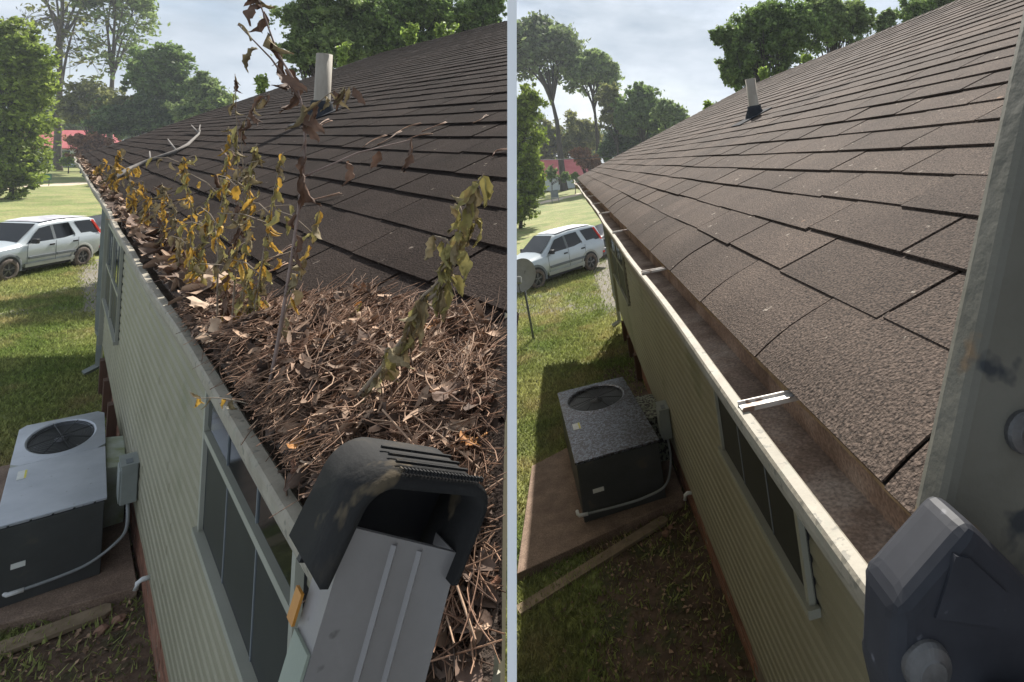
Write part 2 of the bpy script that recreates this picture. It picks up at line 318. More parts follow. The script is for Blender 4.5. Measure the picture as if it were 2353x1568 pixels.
gm = bpy.data.materials.new('lawn'); gm.use_nodes = True
def lawn_nodes(m, blades):
    t = m.node_tree; t.nodes.clear(); Nn = t.nodes.new; Lk = t.links.new
    o = Nn('ShaderNodeOutputMaterial'); b = Nn('ShaderNodeBsdfPrincipled'); Lk(b.outputs[0], o.inputs[0])
    b.inputs['Roughness'].default_value = .85; b.inputs['Specular IOR Level'].default_value = .25
    g = Nn('ShaderNodeNewGeometry')
    def noise(s, d=5):
        n = Nn('ShaderNodeTexNoise'); n.inputs['Scale'].default_value = s; n.inputs['Detail'].default_value = d; Lk(g.outputs['Position'], n.inputs['Vector']); return n.outputs['Fac']
    def ramp(x, a, b_, c0, c1):
        r = Nn('ShaderNodeValToRGB'); r.color_ramp.elements[0].position = a; r.color_ramp.elements[1].position = b_
        r.color_ramp.elements[0].color = (*c0, 1); r.color_ramp.elements[1].color = (*c1, 1); Lk(x, r.inputs[0]); return r.outputs[0]
    def mix(f, a, b_):
        k = Nn('ShaderNodeMixRGB'); Lk(f, k.inputs[0]); Lk(a, k.inputs[1]); Lk(b_, k.inputs[2]); return k.outputs[0]
    gr = ramp(noise(.5), .35, .66, (.135, .175, .048), (.26, .26, .10))
    fine = ramp(noise(13, 8), .3, .7, (.45, .45, .45), (1.45, 1.45, 1.4))
    k = Nn('ShaderNodeMixRGB'); k.blend_type = 'MULTIPLY'; k.inputs[0].default_value = 1; Lk(gr, k.inputs[1]); Lk(fine, k.inputs[2]); gr = k.outputs[0]
    dryc = ramp(noise(1.1, 7), .52, .68, (0, 0, 0), (.75, .75, .75))
    straw = ramp(noise(20), .3, .7, (.20, .165, .075), (.34, .28, .14))
    gr = mix(dryc, gr, straw)
    if blades:
        rr = Nn('ShaderNodeMapRange'); rr.inputs[3].default_value = .9; rr.inputs[4].default_value = 2.1; Lk(g.outputs['Random Per Island'], rr.inputs[0])
        k = Nn('ShaderNodeMixRGB'); k.blend_type = 'MULTIPLY'; k.inputs[0].default_value = 1; Lk(gr, k.inputs[1]); Lk(rr.outputs[0], k.inputs[2]); gr = k.outputs[0]
        Lk(gr, b.inputs['Base Color'])
        tr = Nn('ShaderNodeBsdfTranslucent'); Lk(gr, tr.inputs['Color']); ms = Nn('ShaderNodeMixShader'); ms.inputs[0].default_value = .35
        Lk(b.outputs[0], ms.inputs[1]); Lk(tr.outputs[0], ms.inputs[2]); Lk(ms.outputs[0], o.inputs[0]); return
    at_ = Nn('ShaderNodeAttribute'); at_.attribute_name = 'zone'; sp = Nn('ShaderNodeSeparateColor'); Lk(at_.outputs['Color'], sp.inputs[0])
    def edge(ch, s, lo, hi):
        a = Nn('ShaderNodeMath'); a.operation = 'ADD'; Lk(ch, a.inputs[0])
        n = Nn('ShaderNodeMapRange'); n.inputs[3].default_value = -.42; n.inputs[4].default_value = .42; n.inputs[1].default_value = .25; n.inputs[2].default_value = .75; Lk(noise(s, 7), n.inputs[0])
        Lk(n.outputs[0], a.inputs[1]); return ramp(a.outputs[0], lo, hi, (0, 0, 0), (1, 1, 1))
    dirt = ramp(noise(9, 8), .3, .7, (.055, .036, .024), (.15, .10, .068))
    moss = ramp(noise(2.6, 6), .52, .62, (0, 0, 0), (.8, .8, .8)); mossc = ramp(noise(30), .3, .7, (.03, .04, .014), (.075, .085, .03))
    dirt = mix(moss, dirt, mossc)
    grav = ramp(noise(26, 5), .3, .7, (.12, .105, .08), (.25, .225, .19))
    path = ramp(noise(2), .3, .7, (.46, .37, .27), (.58, .48, .36))
    c = mix(edge(sp.outputs[1], 2.4, .45, .62), gr, grav)
    c = mix(edge(sp.outputs[2], .6, .45, .6), c, path)
    c = mix(edge(sp.outputs[0], 3.2, .42, .62), c, dirt)
    Lk(c, b.inputs['Base Color'])
    bp = Nn('ShaderNodeBump'); bp.inputs['Strength'].default_value = 1; bp.inputs['Distance'].default_value = .03; Lk(noise(18, 8), bp.inputs['Height']); Lk(bp.outputs[0], b.inputs['Normal'])
lawn_nodes(gm, False); M['lawn'] = gm
bmA = bpy.data.materials.new('grass'); bmA.use_nodes = True; lawn_nodes(bmA, True); M['grass'] = bmA

naz, nr = 260, 190
azs = np.radians(np.linspace(-72, 62, naz)); rs = np.geomspace(.6, 600, nr)
AZ, RR = np.meshgrid(azs, rs); X = RR * np.sin(AZ); Y = RR * np.cos(AZ); Z = gz(X, Y)
Z = Z + .012 * np.sin(X * 3.1 + Y * 1.7) * (RR > 3)
idx = np.arange(naz * nr).reshape(nr, naz)
Fq = np.stack([idx[:-1, :-1], idx[:-1, 1:], idx[1:, 1:], idx[1:, :-1]], -1).reshape(-1, 4)
me = mesh_np('ground', np.stack([X, Y, Z], -1), Fq, 'lawn', smooth=True)
zn = zones(X.ravel(), Y.ravel(), Z.ravel())
ca = me.color_attributes.new('zone', 'FLOAT_COLOR', 'POINT')
ca.data.foreach_set('color', np.stack([zn[0], zn[1], zn[2], np.ones_like(zn[0])], -1).astype(np.float32).ravel())
g = link('ground', me, kind='structure')

# grass blades over the lawn that shows
def grass_patch(F, n, xr, yr, hgt):
    x = RNG.uniform(xr[0], xr[1], n); y = yr[0] * (yr[1] / yr[0]) ** RNG.uniform(0, 1, n)
    m = np.array(F); P = np.stack([m[i, 0] * x + m[i, 1] * y + m[i, 3] for i in range(3)], -1)
    P[:, 2] = gz(P[:, 0], P[:, 1])
    z_ = zones(P[:, 0], P[:, 1], P[:, 2]); keep = (z_[0] < RNG.uniform(.25, 1.1, n)) & (z_[1] < RNG.uniform(.1, 1.1, n)) & (P[:, 1] > 1)
    P = P[keep]; y = y[keep]; k = len(P)
    s = hgt * RNG.uniform(.5, 1.3, k) * (1 + y / 30); wd = s * RNG.uniform(.10, .2, k)
    an = RNG.uniform(0, 2 * math.pi, k); le = RNG.normal(0, .55, (k, 2)) * s[:, None]
    d = np.stack([np.cos(an) * wd, np.sin(an) * wd, 0 * wd], -1)
    tip = P + np.stack([le[:, 0], le[:, 1], s], -1)
    V = np.stack([P - d, P + d, tip], 1).reshape(-1, 3); return V
V = np.concatenate([grass_patch(FA, 120000, (-1.6, 1.0), (5, 30), .05), grass_patch(FB, 150000, (-2.2, 1.2), (4.0, 30), .05)])
me = mesh_np('grass', V, np.arange(len(V)).reshape(-1, 3), 'grass')
tag(link('grass', me, kind='stuff'), 'short green lawn grass with dry patches around both yards', 'grass')
#==PART2==
# ------------------------------------------------------------------ the two houses
NW = Vector((1, .2488, 0)).normalized()         # normal of the cutting plane between the two views
def scut(F, x, z, side=-.008):
    a = F @ Vector((x, 0, z)); b = F.to_3x3() @ Vector((0, 1, 0))
    return (side - NW.dot(a)) / NW.dot(b)
class Roof:
    def __init__(s, F, p, xe, ze, e0, e, xr, s1):
        s.F = F; s.p = R(p); s.c = math.cos(s.p); s.sn = math.sin(s.p); s.xe = xe; s.ze = ze; s.e0 = e0; s.e = e; s.xr = xr; s.s1 = s1
        s.zr = ze + (xr - xe) * math.tan(s.p); s.W = (xr - xe) / s.c
    def pt(s, y, wv, h=0): return Vector((s.xe + wv * s.c - h * s.sn, y, s.ze + wv * s.sn + h * s.c))
    def m(s, y, wv, h=0):
        q = s.pt(y, wv, h); Mx = Matrix(((s.c, 0, -s.sn, q.x), (0, 1, 0, q.y), (s.sn, 0, s.c, q.z), (0, 0, 0, 1))); return Mx
    def hit(s, px, py):                          # bearing -> (y, w) on the slope
        I = s.F.inverted(); o = I @ Vector((0, 0, H)); d = (I.to_3x3() @ (at(px, py, 1) - Vector((0, 0, H))))
        t = math.tan(s.p); k = (s.ze - o.z - t * (s.xe - o.x)) / (d.z - t * d.x)
        q = o + d * k; return q.y, (q.x - s.xe) / s.c
RA = Roof(FA, 28, .318, 3.72, .17, .166, 7.0, 19.0)
RB = Roof(FB, 20, .360, 3.7285, .215, .191, 5.4, 15.6)

def tab_mesh(name, ya, yb, y1, ln, th=.007):
    """one shingle tab: near edge at ya (butt) / yb (top), far edge y1, in (w, s, normal)"""
    mb = MB(); z0b, z0t, z1b, z1t = .005, .006 + th, -.002, .003
    vs = [(0, ya, z0b), (ln, yb, z1b), (ln, y1, z1b), (0, y1, z0b), (0, ya, z0t), (ln, yb, z1t), (ln, y1, z1t), (0, y1, z0t)]
    mb.add(vs, [(0, 1, 2, 3), (7, 6, 5, 4), (4, 5, 1, 0), (5, 6, 2, 1), (6, 7, 3, 2), (7, 4, 0, 3)])
    return mb
def bent_tab(ya, yb, y1, ln, drop):
    mb = MB(); ws = [0, .025, .05, .08, .11, .15, ln]; vs = []
    for wv in ws:
        q = min(1, wv / .14); dz = -drop * (1 - q) ** 2; yy = ya + (yb - ya) * wv / ln; th = .007
        for y in (yy, y1): vs += [(wv + .3 * dz, y, dz + .004 * (1 - wv / ln)), (wv + .3 * dz, y, dz + th)]
    fs = []
    for i in range(len(ws) - 1):
        a = i * 4; b = a + 4
        fs += [(a, b, b + 2, a + 2), (a + 1, a + 3, b + 3, b + 1), (a, a + 1, b + 1, b), (a + 2, b + 2, b + 3, a + 3)]
    fs += [(0, 2, 3, 1)]
    mb.add(vs, fs); return mb

def window(parent, xw, s0, s1, z0, z1, bays, rail):
    t = .042
    wnd = MB().box((xw - .012, (s0 + s1) / 2, (z0 + z1) / 2), (.016, s1 - s0, z1 - z0)).build('window', 'black', parent)
    for b in range(bays):
        a = s0 + (s1 - s0) * b / bays; c = s0 + (s1 - s0) * (b + 1) / bays
        f = MB(); X = xw - .032
        f.box((X, a + t / 2, (z0 + z1) / 2), (.034, t, z1 - z0)); f.box((X, c - t / 2, (z0 + z1) / 2), (.034, t, z1 - z0))
        f.box((X, (a + c) / 2, z1 - t / 2), (.030, c - a - 2 * t, t)); f.box((X, (a + c) / 2, rail), (.030, c - a - 2 * t, t * .9))
        f.build('frame', 'trim', wnd)
        MB().box((xw - .030, (a + c) / 2, (rail + z1) / 2), (.006, c - a - 2 * t, z1 - rail - .10)).build('pane', 'glass', wnd)
        MB().box((xw - .026, (a + c) / 2, (rail + z0) / 2), (.006, c - a - 2 * t, rail - z0 - .10)).build('pane', 'screen', wnd)
        for q in (1 / 3, 2 / 3):
            MB().box((xw - .036, a + (c - a) * q, (rail + z1) / 2), (.006, .012, z1 - rail - .1)).build('muntin', 'cartrim', wnd)
            MB().box((xw - .031, a + (c - a) * q, (rail + z0) / 2), (.004, .012, rail - z0 - .1)).build('muntin', 'cartrim', wnd)
    MB().box((xw - .038, (s0 + s1) / 2, z0 + t * .45), (.06, s1 - s0 + .05, t)).build('sill', 'trim', wnd)
    return wnd

def house(F, RF, SH, name_label, xw, zb, lip, clip, straps, win1, pipe_r, pipe_h, pipe_yw, s_near):
    base = F @ T(xw, 8, 0)
    root = thing('house', name_label, 'house', base); BI = T(xw, 8, 0).inverted()
    def put(mb, name, mats, parent=root, bevel=0, kind=None):
        mb.v = [tuple(BI @ Vector(v)) for v in mb.v] if parent is root else mb.v
        o = mb.build(name, mats, parent, None, bevel, kind); return o
    sub = lambda mb: [tuple(BI @ Vector(v)) for v in mb.v]
    c0 = (lambda x, z: scut(F, x, z)) if clip else (lambda x, z: s_near)
    s_end = 13.7; s1 = RF.s1
    # walls behind the boards, gables and back
    mb = MB(); ya = max(c0(xw + .1, 0), c0(xw + .1, 3.5))
    mb.box((xw + .05, (ya + .1 + s_end) / 2, 1.8), (.06, s_end - ya - .1, 3.5))
    wall = put(mb, 'wall', 'mortar')
    mb = MB(); zt = lambda x: RF.ze + (min(x, RF.xr) - RF.xe) * math.tan(RF.p) - .05
    pts = [xw + .1, RF.xr, RF.xr + 1.0]
    poly = [(xw + .1, 0), (RF.xr + 1, 0), (RF.xr + 1, RF.zr - .7), (RF.xr, RF.zr - .06), (xw + .1, zt(xw + .1))]
    mb.prism(poly, s_end - .12, s_end - .02, 1); put(mb, 'gable_wall', 'siding')
    if clip:
        mb = MB(); vs = []
        for off in (.02, .12):
            for x, z in poly: vs.append((x, scut(F, x, z) + .05 + off * 1.9, z))
        n = len(poly)
        mb.add(vs, [tuple(range(n)), tuple(range(2 * n - 1, n - 1, -1))] + [(i, n + i, n + (i + 1) % n, (i + 1) % n) for i in range(n)])
        put(mb, 'gable_wall', 'siding')
        ys = max(scut(F, RF.xr + 1.05, 0), scut(F, RF.xr + 1.05, RF.zr)) + .3
    else:
        mb = MB(); mb.prism(poly, s_near + .02, s_near + .1, 1); put(mb, 'gable_wall', 'siding'); ys = s_near + .1
    put(MB().box((RF.xr + .95, (ys + s_end) / 2, RF.zr / 2 - .4), (.08, s_end - ys - .15, RF.zr - .8)), 'back_wall', 'siding')
    # siding boards
    k = 0; z = zb
    while z < 3.50:
        cutp = random.uniform(5, 10.5); a0 = c0(xw + .03, z) + .02
        for (a, b, off) in ((a0, cutp, 0), (cutp - .01, s_end, .0025)):
            mb = MB(); o_ = off
            mb.prism([(xw + .018, z), (xw - .020 - o_, z), (xw - .022 - o_, z + .006), (xw - .021 - o_, z + .062), (xw - .003 - o_, z + .088), (xw - .003 - o_, z + .109), (xw + .018, z + .109)], a, b, 1)
            put(mb, 'siding_board', 'siding')
        z += .105; k += 1
    put(MB().box((xw - .03, s_end + .02, (zb + 3.5) / 2), (.10, .05, 3.5 - zb)), 'corner_trim', 'trim')
    # foundation
    found = put(MB().box((xw + .085, (max(c0(xw + .2, .0), 1) + s_end) / 2 + .05, zb / 2 - .1), (.07, s_end - max(c0(xw + .2, .0), 1) - .15, zb + .2)), 'foundation', 'mortar')
    bm_ = MB().box((0, 0, 0), (.05, .232, .064)); brick_me = None; rows = int(zb / .076) + 1
    for r in range(rows):
        for q in range(40):
            y = 4.3 + q * .243 + (.12 if r % 2 else 0)
            if y > 13.5: continue
            mw = BI @ T(xw + .042 + random.uniform(-.003, .003), y, .03 + r * .076 - (zb % .076) * 0, random.uniform(-.01, .01))
            if .03 + r * .076 > zb - .02: continue
            if brick_me is None:
                ob = bm_.build('brick', 'brick', found, mw, .004); brick_me = ob.data
            else: link('brick', brick_me, found, mw)
    for y in (10.6, 11.7, 12.8):
        MB().box((xw - .03, y, zb / 2), (.1, .16, zb)).build('skirting_post', 'wood_dark', root, BI)
    # windows
    wn = window(root, xw - .012, *win1); wn.matrix_local = BI
    wn = window(root, xw - .012, 10.4, 13.3, 1.42, 2.75, 2, 2.05); wn.matrix_local = BI
    # eave: soffit, fascia, gutter
    xb = RF.xe + (.036 if clip else .046); zt_ = lip[1]; xl = lip[0]; zb_ = zt_ - .105
    sa = c0(xb, 3.6) + .01
    put(MB().box(((xb + xw) / 2 + .02, (c0(xw + .06, 3.6) + .1 + s1) / 2, 3.565), (xw - xb + .05, s1 - c0(xw + .06, 3.6) - .2, .012)), 'soffit', 'trim')
    put(MB().box((xb + .018, (sa + .05 + s1) / 2, 3.625), (.024, s1 - sa - .1, .13)), 'fascia', 'trim')
    prof = [(xb, zt_ + .006), (xb, zb_), (xl + .035, zb_), (xl + .012, zb_ + .05), (xl, zt_ - .022), (xl, zt_ - .005), (xl + .004, zt_), (xl + .021, zt_), (xl + .025, zt_ - .004),
            (xl + .021, zt_ - .012), (xl + .006, zt_ - .014), (xl + .017, zb_ + .05), (xl + .038, zb_ + .003), (xb - .003, zb_ + .003), (xb - .003, zt_ + .006)]
    gs = np.concatenate([np.arange(max(sa, -1) + .02, 3, .12), np.arange(3, s1, .35), [s1]])
    mb = MB(); n = len(prof); vs = []
    for y in gs:
        dx = .004 * math.sin(y * 1.3) + .003 * math.sin(y * 3.7 + 1) - .035 * math.exp(-((y - s1 * .83) / .55) ** 2) * (1 if y > 8 else 0)
        dz = .003 * math.sin(y * .9 + 2) - .02 * math.exp(-((y - s1 * .80) / .5) ** 2)
        for i, (x, z) in enumerate(prof):
            f = 1 if 2 <= i <= 12 else 0
            sh = max(0, c0(x, z) - c0(xb, 3.6)) if clip else 0
            yy = y + (c0(x, z) - sa + .012) * max(0, 1 - (y - gs[0]) / .6) if clip else y
            vs.append((x + dx * f, yy, z + dz * f))
    fs = []; mi = []
    for j in range(len(gs) - 1):
        for i in range(n):
            i2 = (i + 1) % n; fs.append((j * n + i, j * n + i2, (j + 1) * n + i2, (j + 1) * n + i)); mi.append(1 if 10 <= i <= 13 else 0)
    mb.add(vs, fs); mb.mi = mi
    mb.add([vs[(len(gs) - 1) * n + i] for i in range(n)], [tuple(range(n))])
    gut = put(mb, 'gutter', ['gutter', 'trough'])
    mb = MB(); fy = np.arange(sa + .02, s1, .06); vs = []; fs = []
    for j, y in enumerate(fy):
        e_ = .004 * math.sin(y * 9) + random.uniform(-.003, .003)
        vs += [(xb - .006, y, zt_ - .050 + e_), (xb - .010, y, zt_ + .004 + e_), (xb + .006, y, zt_ + .012)]
    for j in range(len(fy) - 1):
        a = j * 3; fs += [(a, a + 3, a + 4, a + 1), (a + 1, a + 4, a + 5, a + 2)]
    mb.add(vs, fs); put(mb, 'drip_flange', 'flange')
    for y in straps:
        mb = MB(); xm = (xl + .012 + xb) / 2; wd = xb - xl - .01
        mb.box((xm, y, zt_ + .002), (wd, .030, .004)); mb.box((xm, y - .014, zt_ + .005), (wd, .003, .008)); mb.box((xm, y + .014, zt_ + .005), (wd, .003, .008))
        mb.v = sub(mb); o = mb.build('hanger_strap', 'strap', gut)
    # downspout
    mb = MB(); xd = xw - .075; yd = 13.95
    for (a, b) in (((xl + .07, yd, zb_ + .01), (xl + .07, yd, zb_ - .05)), ((xl + .07, yd, zb_ - .05), (xd, yd, zb_ - .22)), ((xd, yd, zb_ - .22), (xd, yd, .78)), ((xd, yd, .78), (xd + .03, yd - .05, .70)), ((xd + .03, yd - .05, .70), (xd + .03, yd - .05, .16)), ((xd + .03, yd - .05, .16), (xd - .16, yd - .1, .08))):
        mb.tube([a, b], .055, 4, smooth=False)
    put(mb, 'downspout', 'boxgrey')
    # roof deck and shingles
    W0 = .12; mb = MB(); q = []
    for h in (-.10, -.004):
        for (wv, far) in ((W0, 0), (RF.W, 0), (RF.W, 1), (W0, 1)):
            p_ = RF.pt(0, wv, h); y = s1 - .02 if far else (scut(F, p_.x, p_.z) + .012 if clip else s_near + .01)
            q.append((p_.x, y, p_.z))
    mb.add(q, [(3, 2, 1, 0), (4, 5, 6, 7), (0, 1, 5, 4), (1, 2, 6, 5), (2, 3, 7, 6), (3, 0, 4, 7)])
    roof = put(mb, 'roof', 'deck')
    p0 = RF.pt(0, .22, 0); y_ = (scut(F, p0.x + .01, p0.z) + .03) if clip else s_near
    bt = bent_tab(y_, y_, s1 - .01, .20, .020); bt.v = [tuple(BI @ (RF.m(0, 0.004, -.0075) @ Vector(v))) for v in bt.v]; bt.build('starter_strip', 'deck', root)
    tw = .50; gap = .011; tabs = []
    nrow = int((RF.W - RF.e0) / RF.e) + 2
    for r in range(nrow):
        w0 = 0 if r == 0 else RF.e0 + (r - 1) * RF.e
        ln = (RF.e0 if r == 0 else RF.e) * 1.12
        if w0 + ln > RF.W + .02: ln = RF.W - w0 + .02
        if ln < .05: continue
        offs = (0 if r % 2 else tw / 2) + random.uniform(-.06, .06)
        y = -1.5 + offs
        while y < s1:
            a, b = y + gap / 2, min(y + tw - gap / 2, s1); y += tw
            if b - a < .05: continue
            if clip:
                p0 = RF.pt(0, w0, 0); p1 = RF.pt(0, w0 + ln, 0); ca, cb = scut(F, p0.x, p0.z), scut(F, p1.x, p1.z)
            else: ca = cb = s_near
            if b < min(ca, cb) + .03: continue
            if b < max(ca, cb): ca = min(ca, b - .01); cb = min(cb, b - .01)
            tabs.append((r, w0, ln, max(a, ca), max(a, cb), b, (a >= ca and a >= cb and b - a > tw * .97)))
    cloc = F.inverted() @ Vector((0, 0, H))
    def vis(t):
        p_ = RF.pt((t[4] + t[5]) / 2, t[1] + t[2] / 2); q_ = F @ p_
        if q_.y < .25: return 99
        px = PX0 + FPX * q_.x / q_.y; py = PY0 - FPX * (q_.z - H) / q_.y
        return 99 if not (-200 < px < 2600 and -150 < py < 1900) else (q_ - Vector((0, 0, H))).length
    tabs.sort(key=vis); shared = {}; fld = MB()
    for i, (r, w0, ln, ya, yb, y1, full) in enumerate(tabs):
        jw = random.uniform(-.006, .006) if r else 0
        wav = .004 * math.sin(y1 * 1.1 + r * .4) + .003 * math.sin(y1 * 2.3 + r * 1.7)
        rot = Matrix.Rotation(random.gauss(0, .006), 4, 'Z') @ Matrix.Rotation(random.gauss(0, .004), 4, 'Y')
        ym = (ya + y1) / 2; mw = RF.m(ym, w0 + jw, wav * .6 + .003) @ rot
        key = (round(ln, 3), r == 0, full)
        if i < 300:
            mw2 = BI @ mw
            if full and key in shared: link('shingle', shared[key], roof, mw2); continue
            mk = bent_tab(ya - ym, yb - ym, y1 - ym, ln, .020) if r == 0 else tab_mesh('shingle', ya - ym, yb - ym, y1 - ym, ln)
            if r == 0:
                for q_ in range(len(mk.f)): mk.sm[q_] = False
            o = mk.build('shingle', SH, roof, mw2)
            if full: shared[key] = o.data
        else:
            mk = bent_tab(ya - ym, yb - ym, y1 - ym, ln, .020) if r == 0 else tab_mesh('', ya - ym, yb - ym, y1 - ym, ln)
            fld.add([BI @ (mw @ Vector(v)) for v in mk.v], mk.f)
    fld.build('shingle_field', SH, roof, kind='stuff')
    # ridge cap pieces joined into one strip, and the start of the back slope
    mb = MB(); y = (scut(F, RF.xr + .14, RF.zr) + .05) if clip else s_near
    while y < s1:
        j = random.uniform(-.004, .004)
        for sg in (-1, 1):
            mb.add([(RF.xr + sg * .13, y, RF.zr - .13 * math.tan(RF.p) + .014), (RF.xr, y, RF.zr + .026 + j), (RF.xr, y + .19, RF.zr + .018 + j), (RF.xr + sg * .13, y + .19, RF.zr - .13 * math.tan(RF.p) + .006)],
                   [(0, 1, 2, 3) if sg < 0 else (3, 2, 1, 0)])
        y += .17
    put(mb, 'ridge_cap', SH)
    y0_ = (max(scut(F, RF.xr + 1.3, RF.zr), scut(F, RF.xr + 1.3, RF.zr - 1)) + .2) if clip else s_near
    put(MB().add([(RF.xr, y0_, RF.zr - .01), (RF.xr, s1, RF.zr - .01), (RF.xr + 1.3, s1, RF.zr - 1.3 * math.tan(RF.p)), (RF.xr + 1.3, y0_, RF.zr - 1.3 * math.tan(RF.p))], [(0, 1, 2, 3)]), 'back_slope', SH)
    p0, p1 = RF.pt(s1 + .01, .02, -.06), RF.pt(s1 + .01, RF.W, -.06)
    put(MB().tube([p0, p1], .07, 4, smooth=False), 'rake_board', 'trim')
    # vent pipe with its boot
    yv, wv = pipe_yw; b = RF.pt(yv, wv, 0); vp = thing('vent_pipe', '', '')
    COL.objects.unlink(vp); bpy.data.objects.remove(vp)
    nn = 20; mb = MB()
    def ring(r_, z_): return [(b.x + r_ * math.cos(2 * math.pi * i / nn), b.y + r_ * math.sin(2 * math.pi * i / nn), b.z + z_) for i in range(nn)]
    rr = [ring(pipe_r, -.12), ring(pipe_r, pipe_h), ring(pipe_r * .86, pipe_h), ring(pipe_r * .86, pipe_h - .2)]
    vs = sum(rr, []); fs = [(k_ * nn + i, k_ * nn + (i + 1) % nn, (k_ + 1) * nn + (i + 1) % nn, (k_ + 1) * nn + i) for k_ in range(3) for i in range(nn)]
    mb.add(vs, fs, 0, True); mb.v = sub(mb); vp = mb.build('vent_pipe', 'pipe', root)
    mb = MB(); rr = [ring(pipe_r * 2.3, -pipe_r * 1.5), ring(pipe_r * 1.9, .02), ring(pipe_r * 1.35, pipe_r * 1.5), ring(pipe_r * 1.35, pipe_r * 2.1), ring(pipe_r * 1.02, pipe_r * 2.1)]
    mb.add(sum(rr, []), [(k_ * nn + i, k_ * nn + (i + 1) % nn, (k_ + 1) * nn + (i + 1) % nn, (k_ + 1) * nn + i) for k_ in range(4) for i in range(nn)], 0, True)
    mb.v = sub(mb); mb.build('boot', 'lead', vp)
    fl = MB().box((0, 0, 0), (.42, .34, .006)); o = fl.build('flashing', 'lead', vp, BI @ RF.m(yv - .02, wv - .06, .018))
    return root, gut, roof

houseA, gutA, roofA_o = house(FA, RA, 'shingle_overcast', 'shingled house, roof colour darkened for overcast light, with weeds and leaves choking its gutter, left of the white slat', .68, .57, (.23, 3.70), True,
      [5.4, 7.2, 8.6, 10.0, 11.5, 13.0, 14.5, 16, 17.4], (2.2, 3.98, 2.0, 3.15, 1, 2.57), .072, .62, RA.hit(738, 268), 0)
houseB, gutB, roofB_o = house(FB, RB, 'shingle', 'sunlit brown shingled house with a cleaned, empty gutter, right of the white border strip', .90, .45, (.25, 3.70), False,
      [1.02, 2.32, 3.68, 5.04, 6.2, 7.55, 8.9, 10.2, 11.5, 12.8, 14.1, 15.2], (2.52, 4.0, 1.96, 3.15, 1, 2.75), .058, .43, RB.hit(1736, 268), -1.0)

# thin white strip added as the border between the two views, seen edge on
mb = MB(); dirv = Vector((-.2488, 1, 0)).normalized(); th = .0033; p_, q_ = dirv * .42, dirv * .50
vs = [p_ - NW * th, q_ - NW * th, q_ + NW * th, p_ + NW * th]
mb.add([(v.x, v.y, -.05) for v in vs] + [(v.x, v.y, H + .35) for v in vs], [(3, 2, 1, 0), (4, 5, 6, 7), (0, 1, 5, 4), (1, 2, 6, 5), (2, 3, 7, 6), (3, 0, 4, 7)])
tag(mb.build('border_strip', 'border_white'), 'tall thin white strip added as border between the two views, seen edge on', 'border strip')
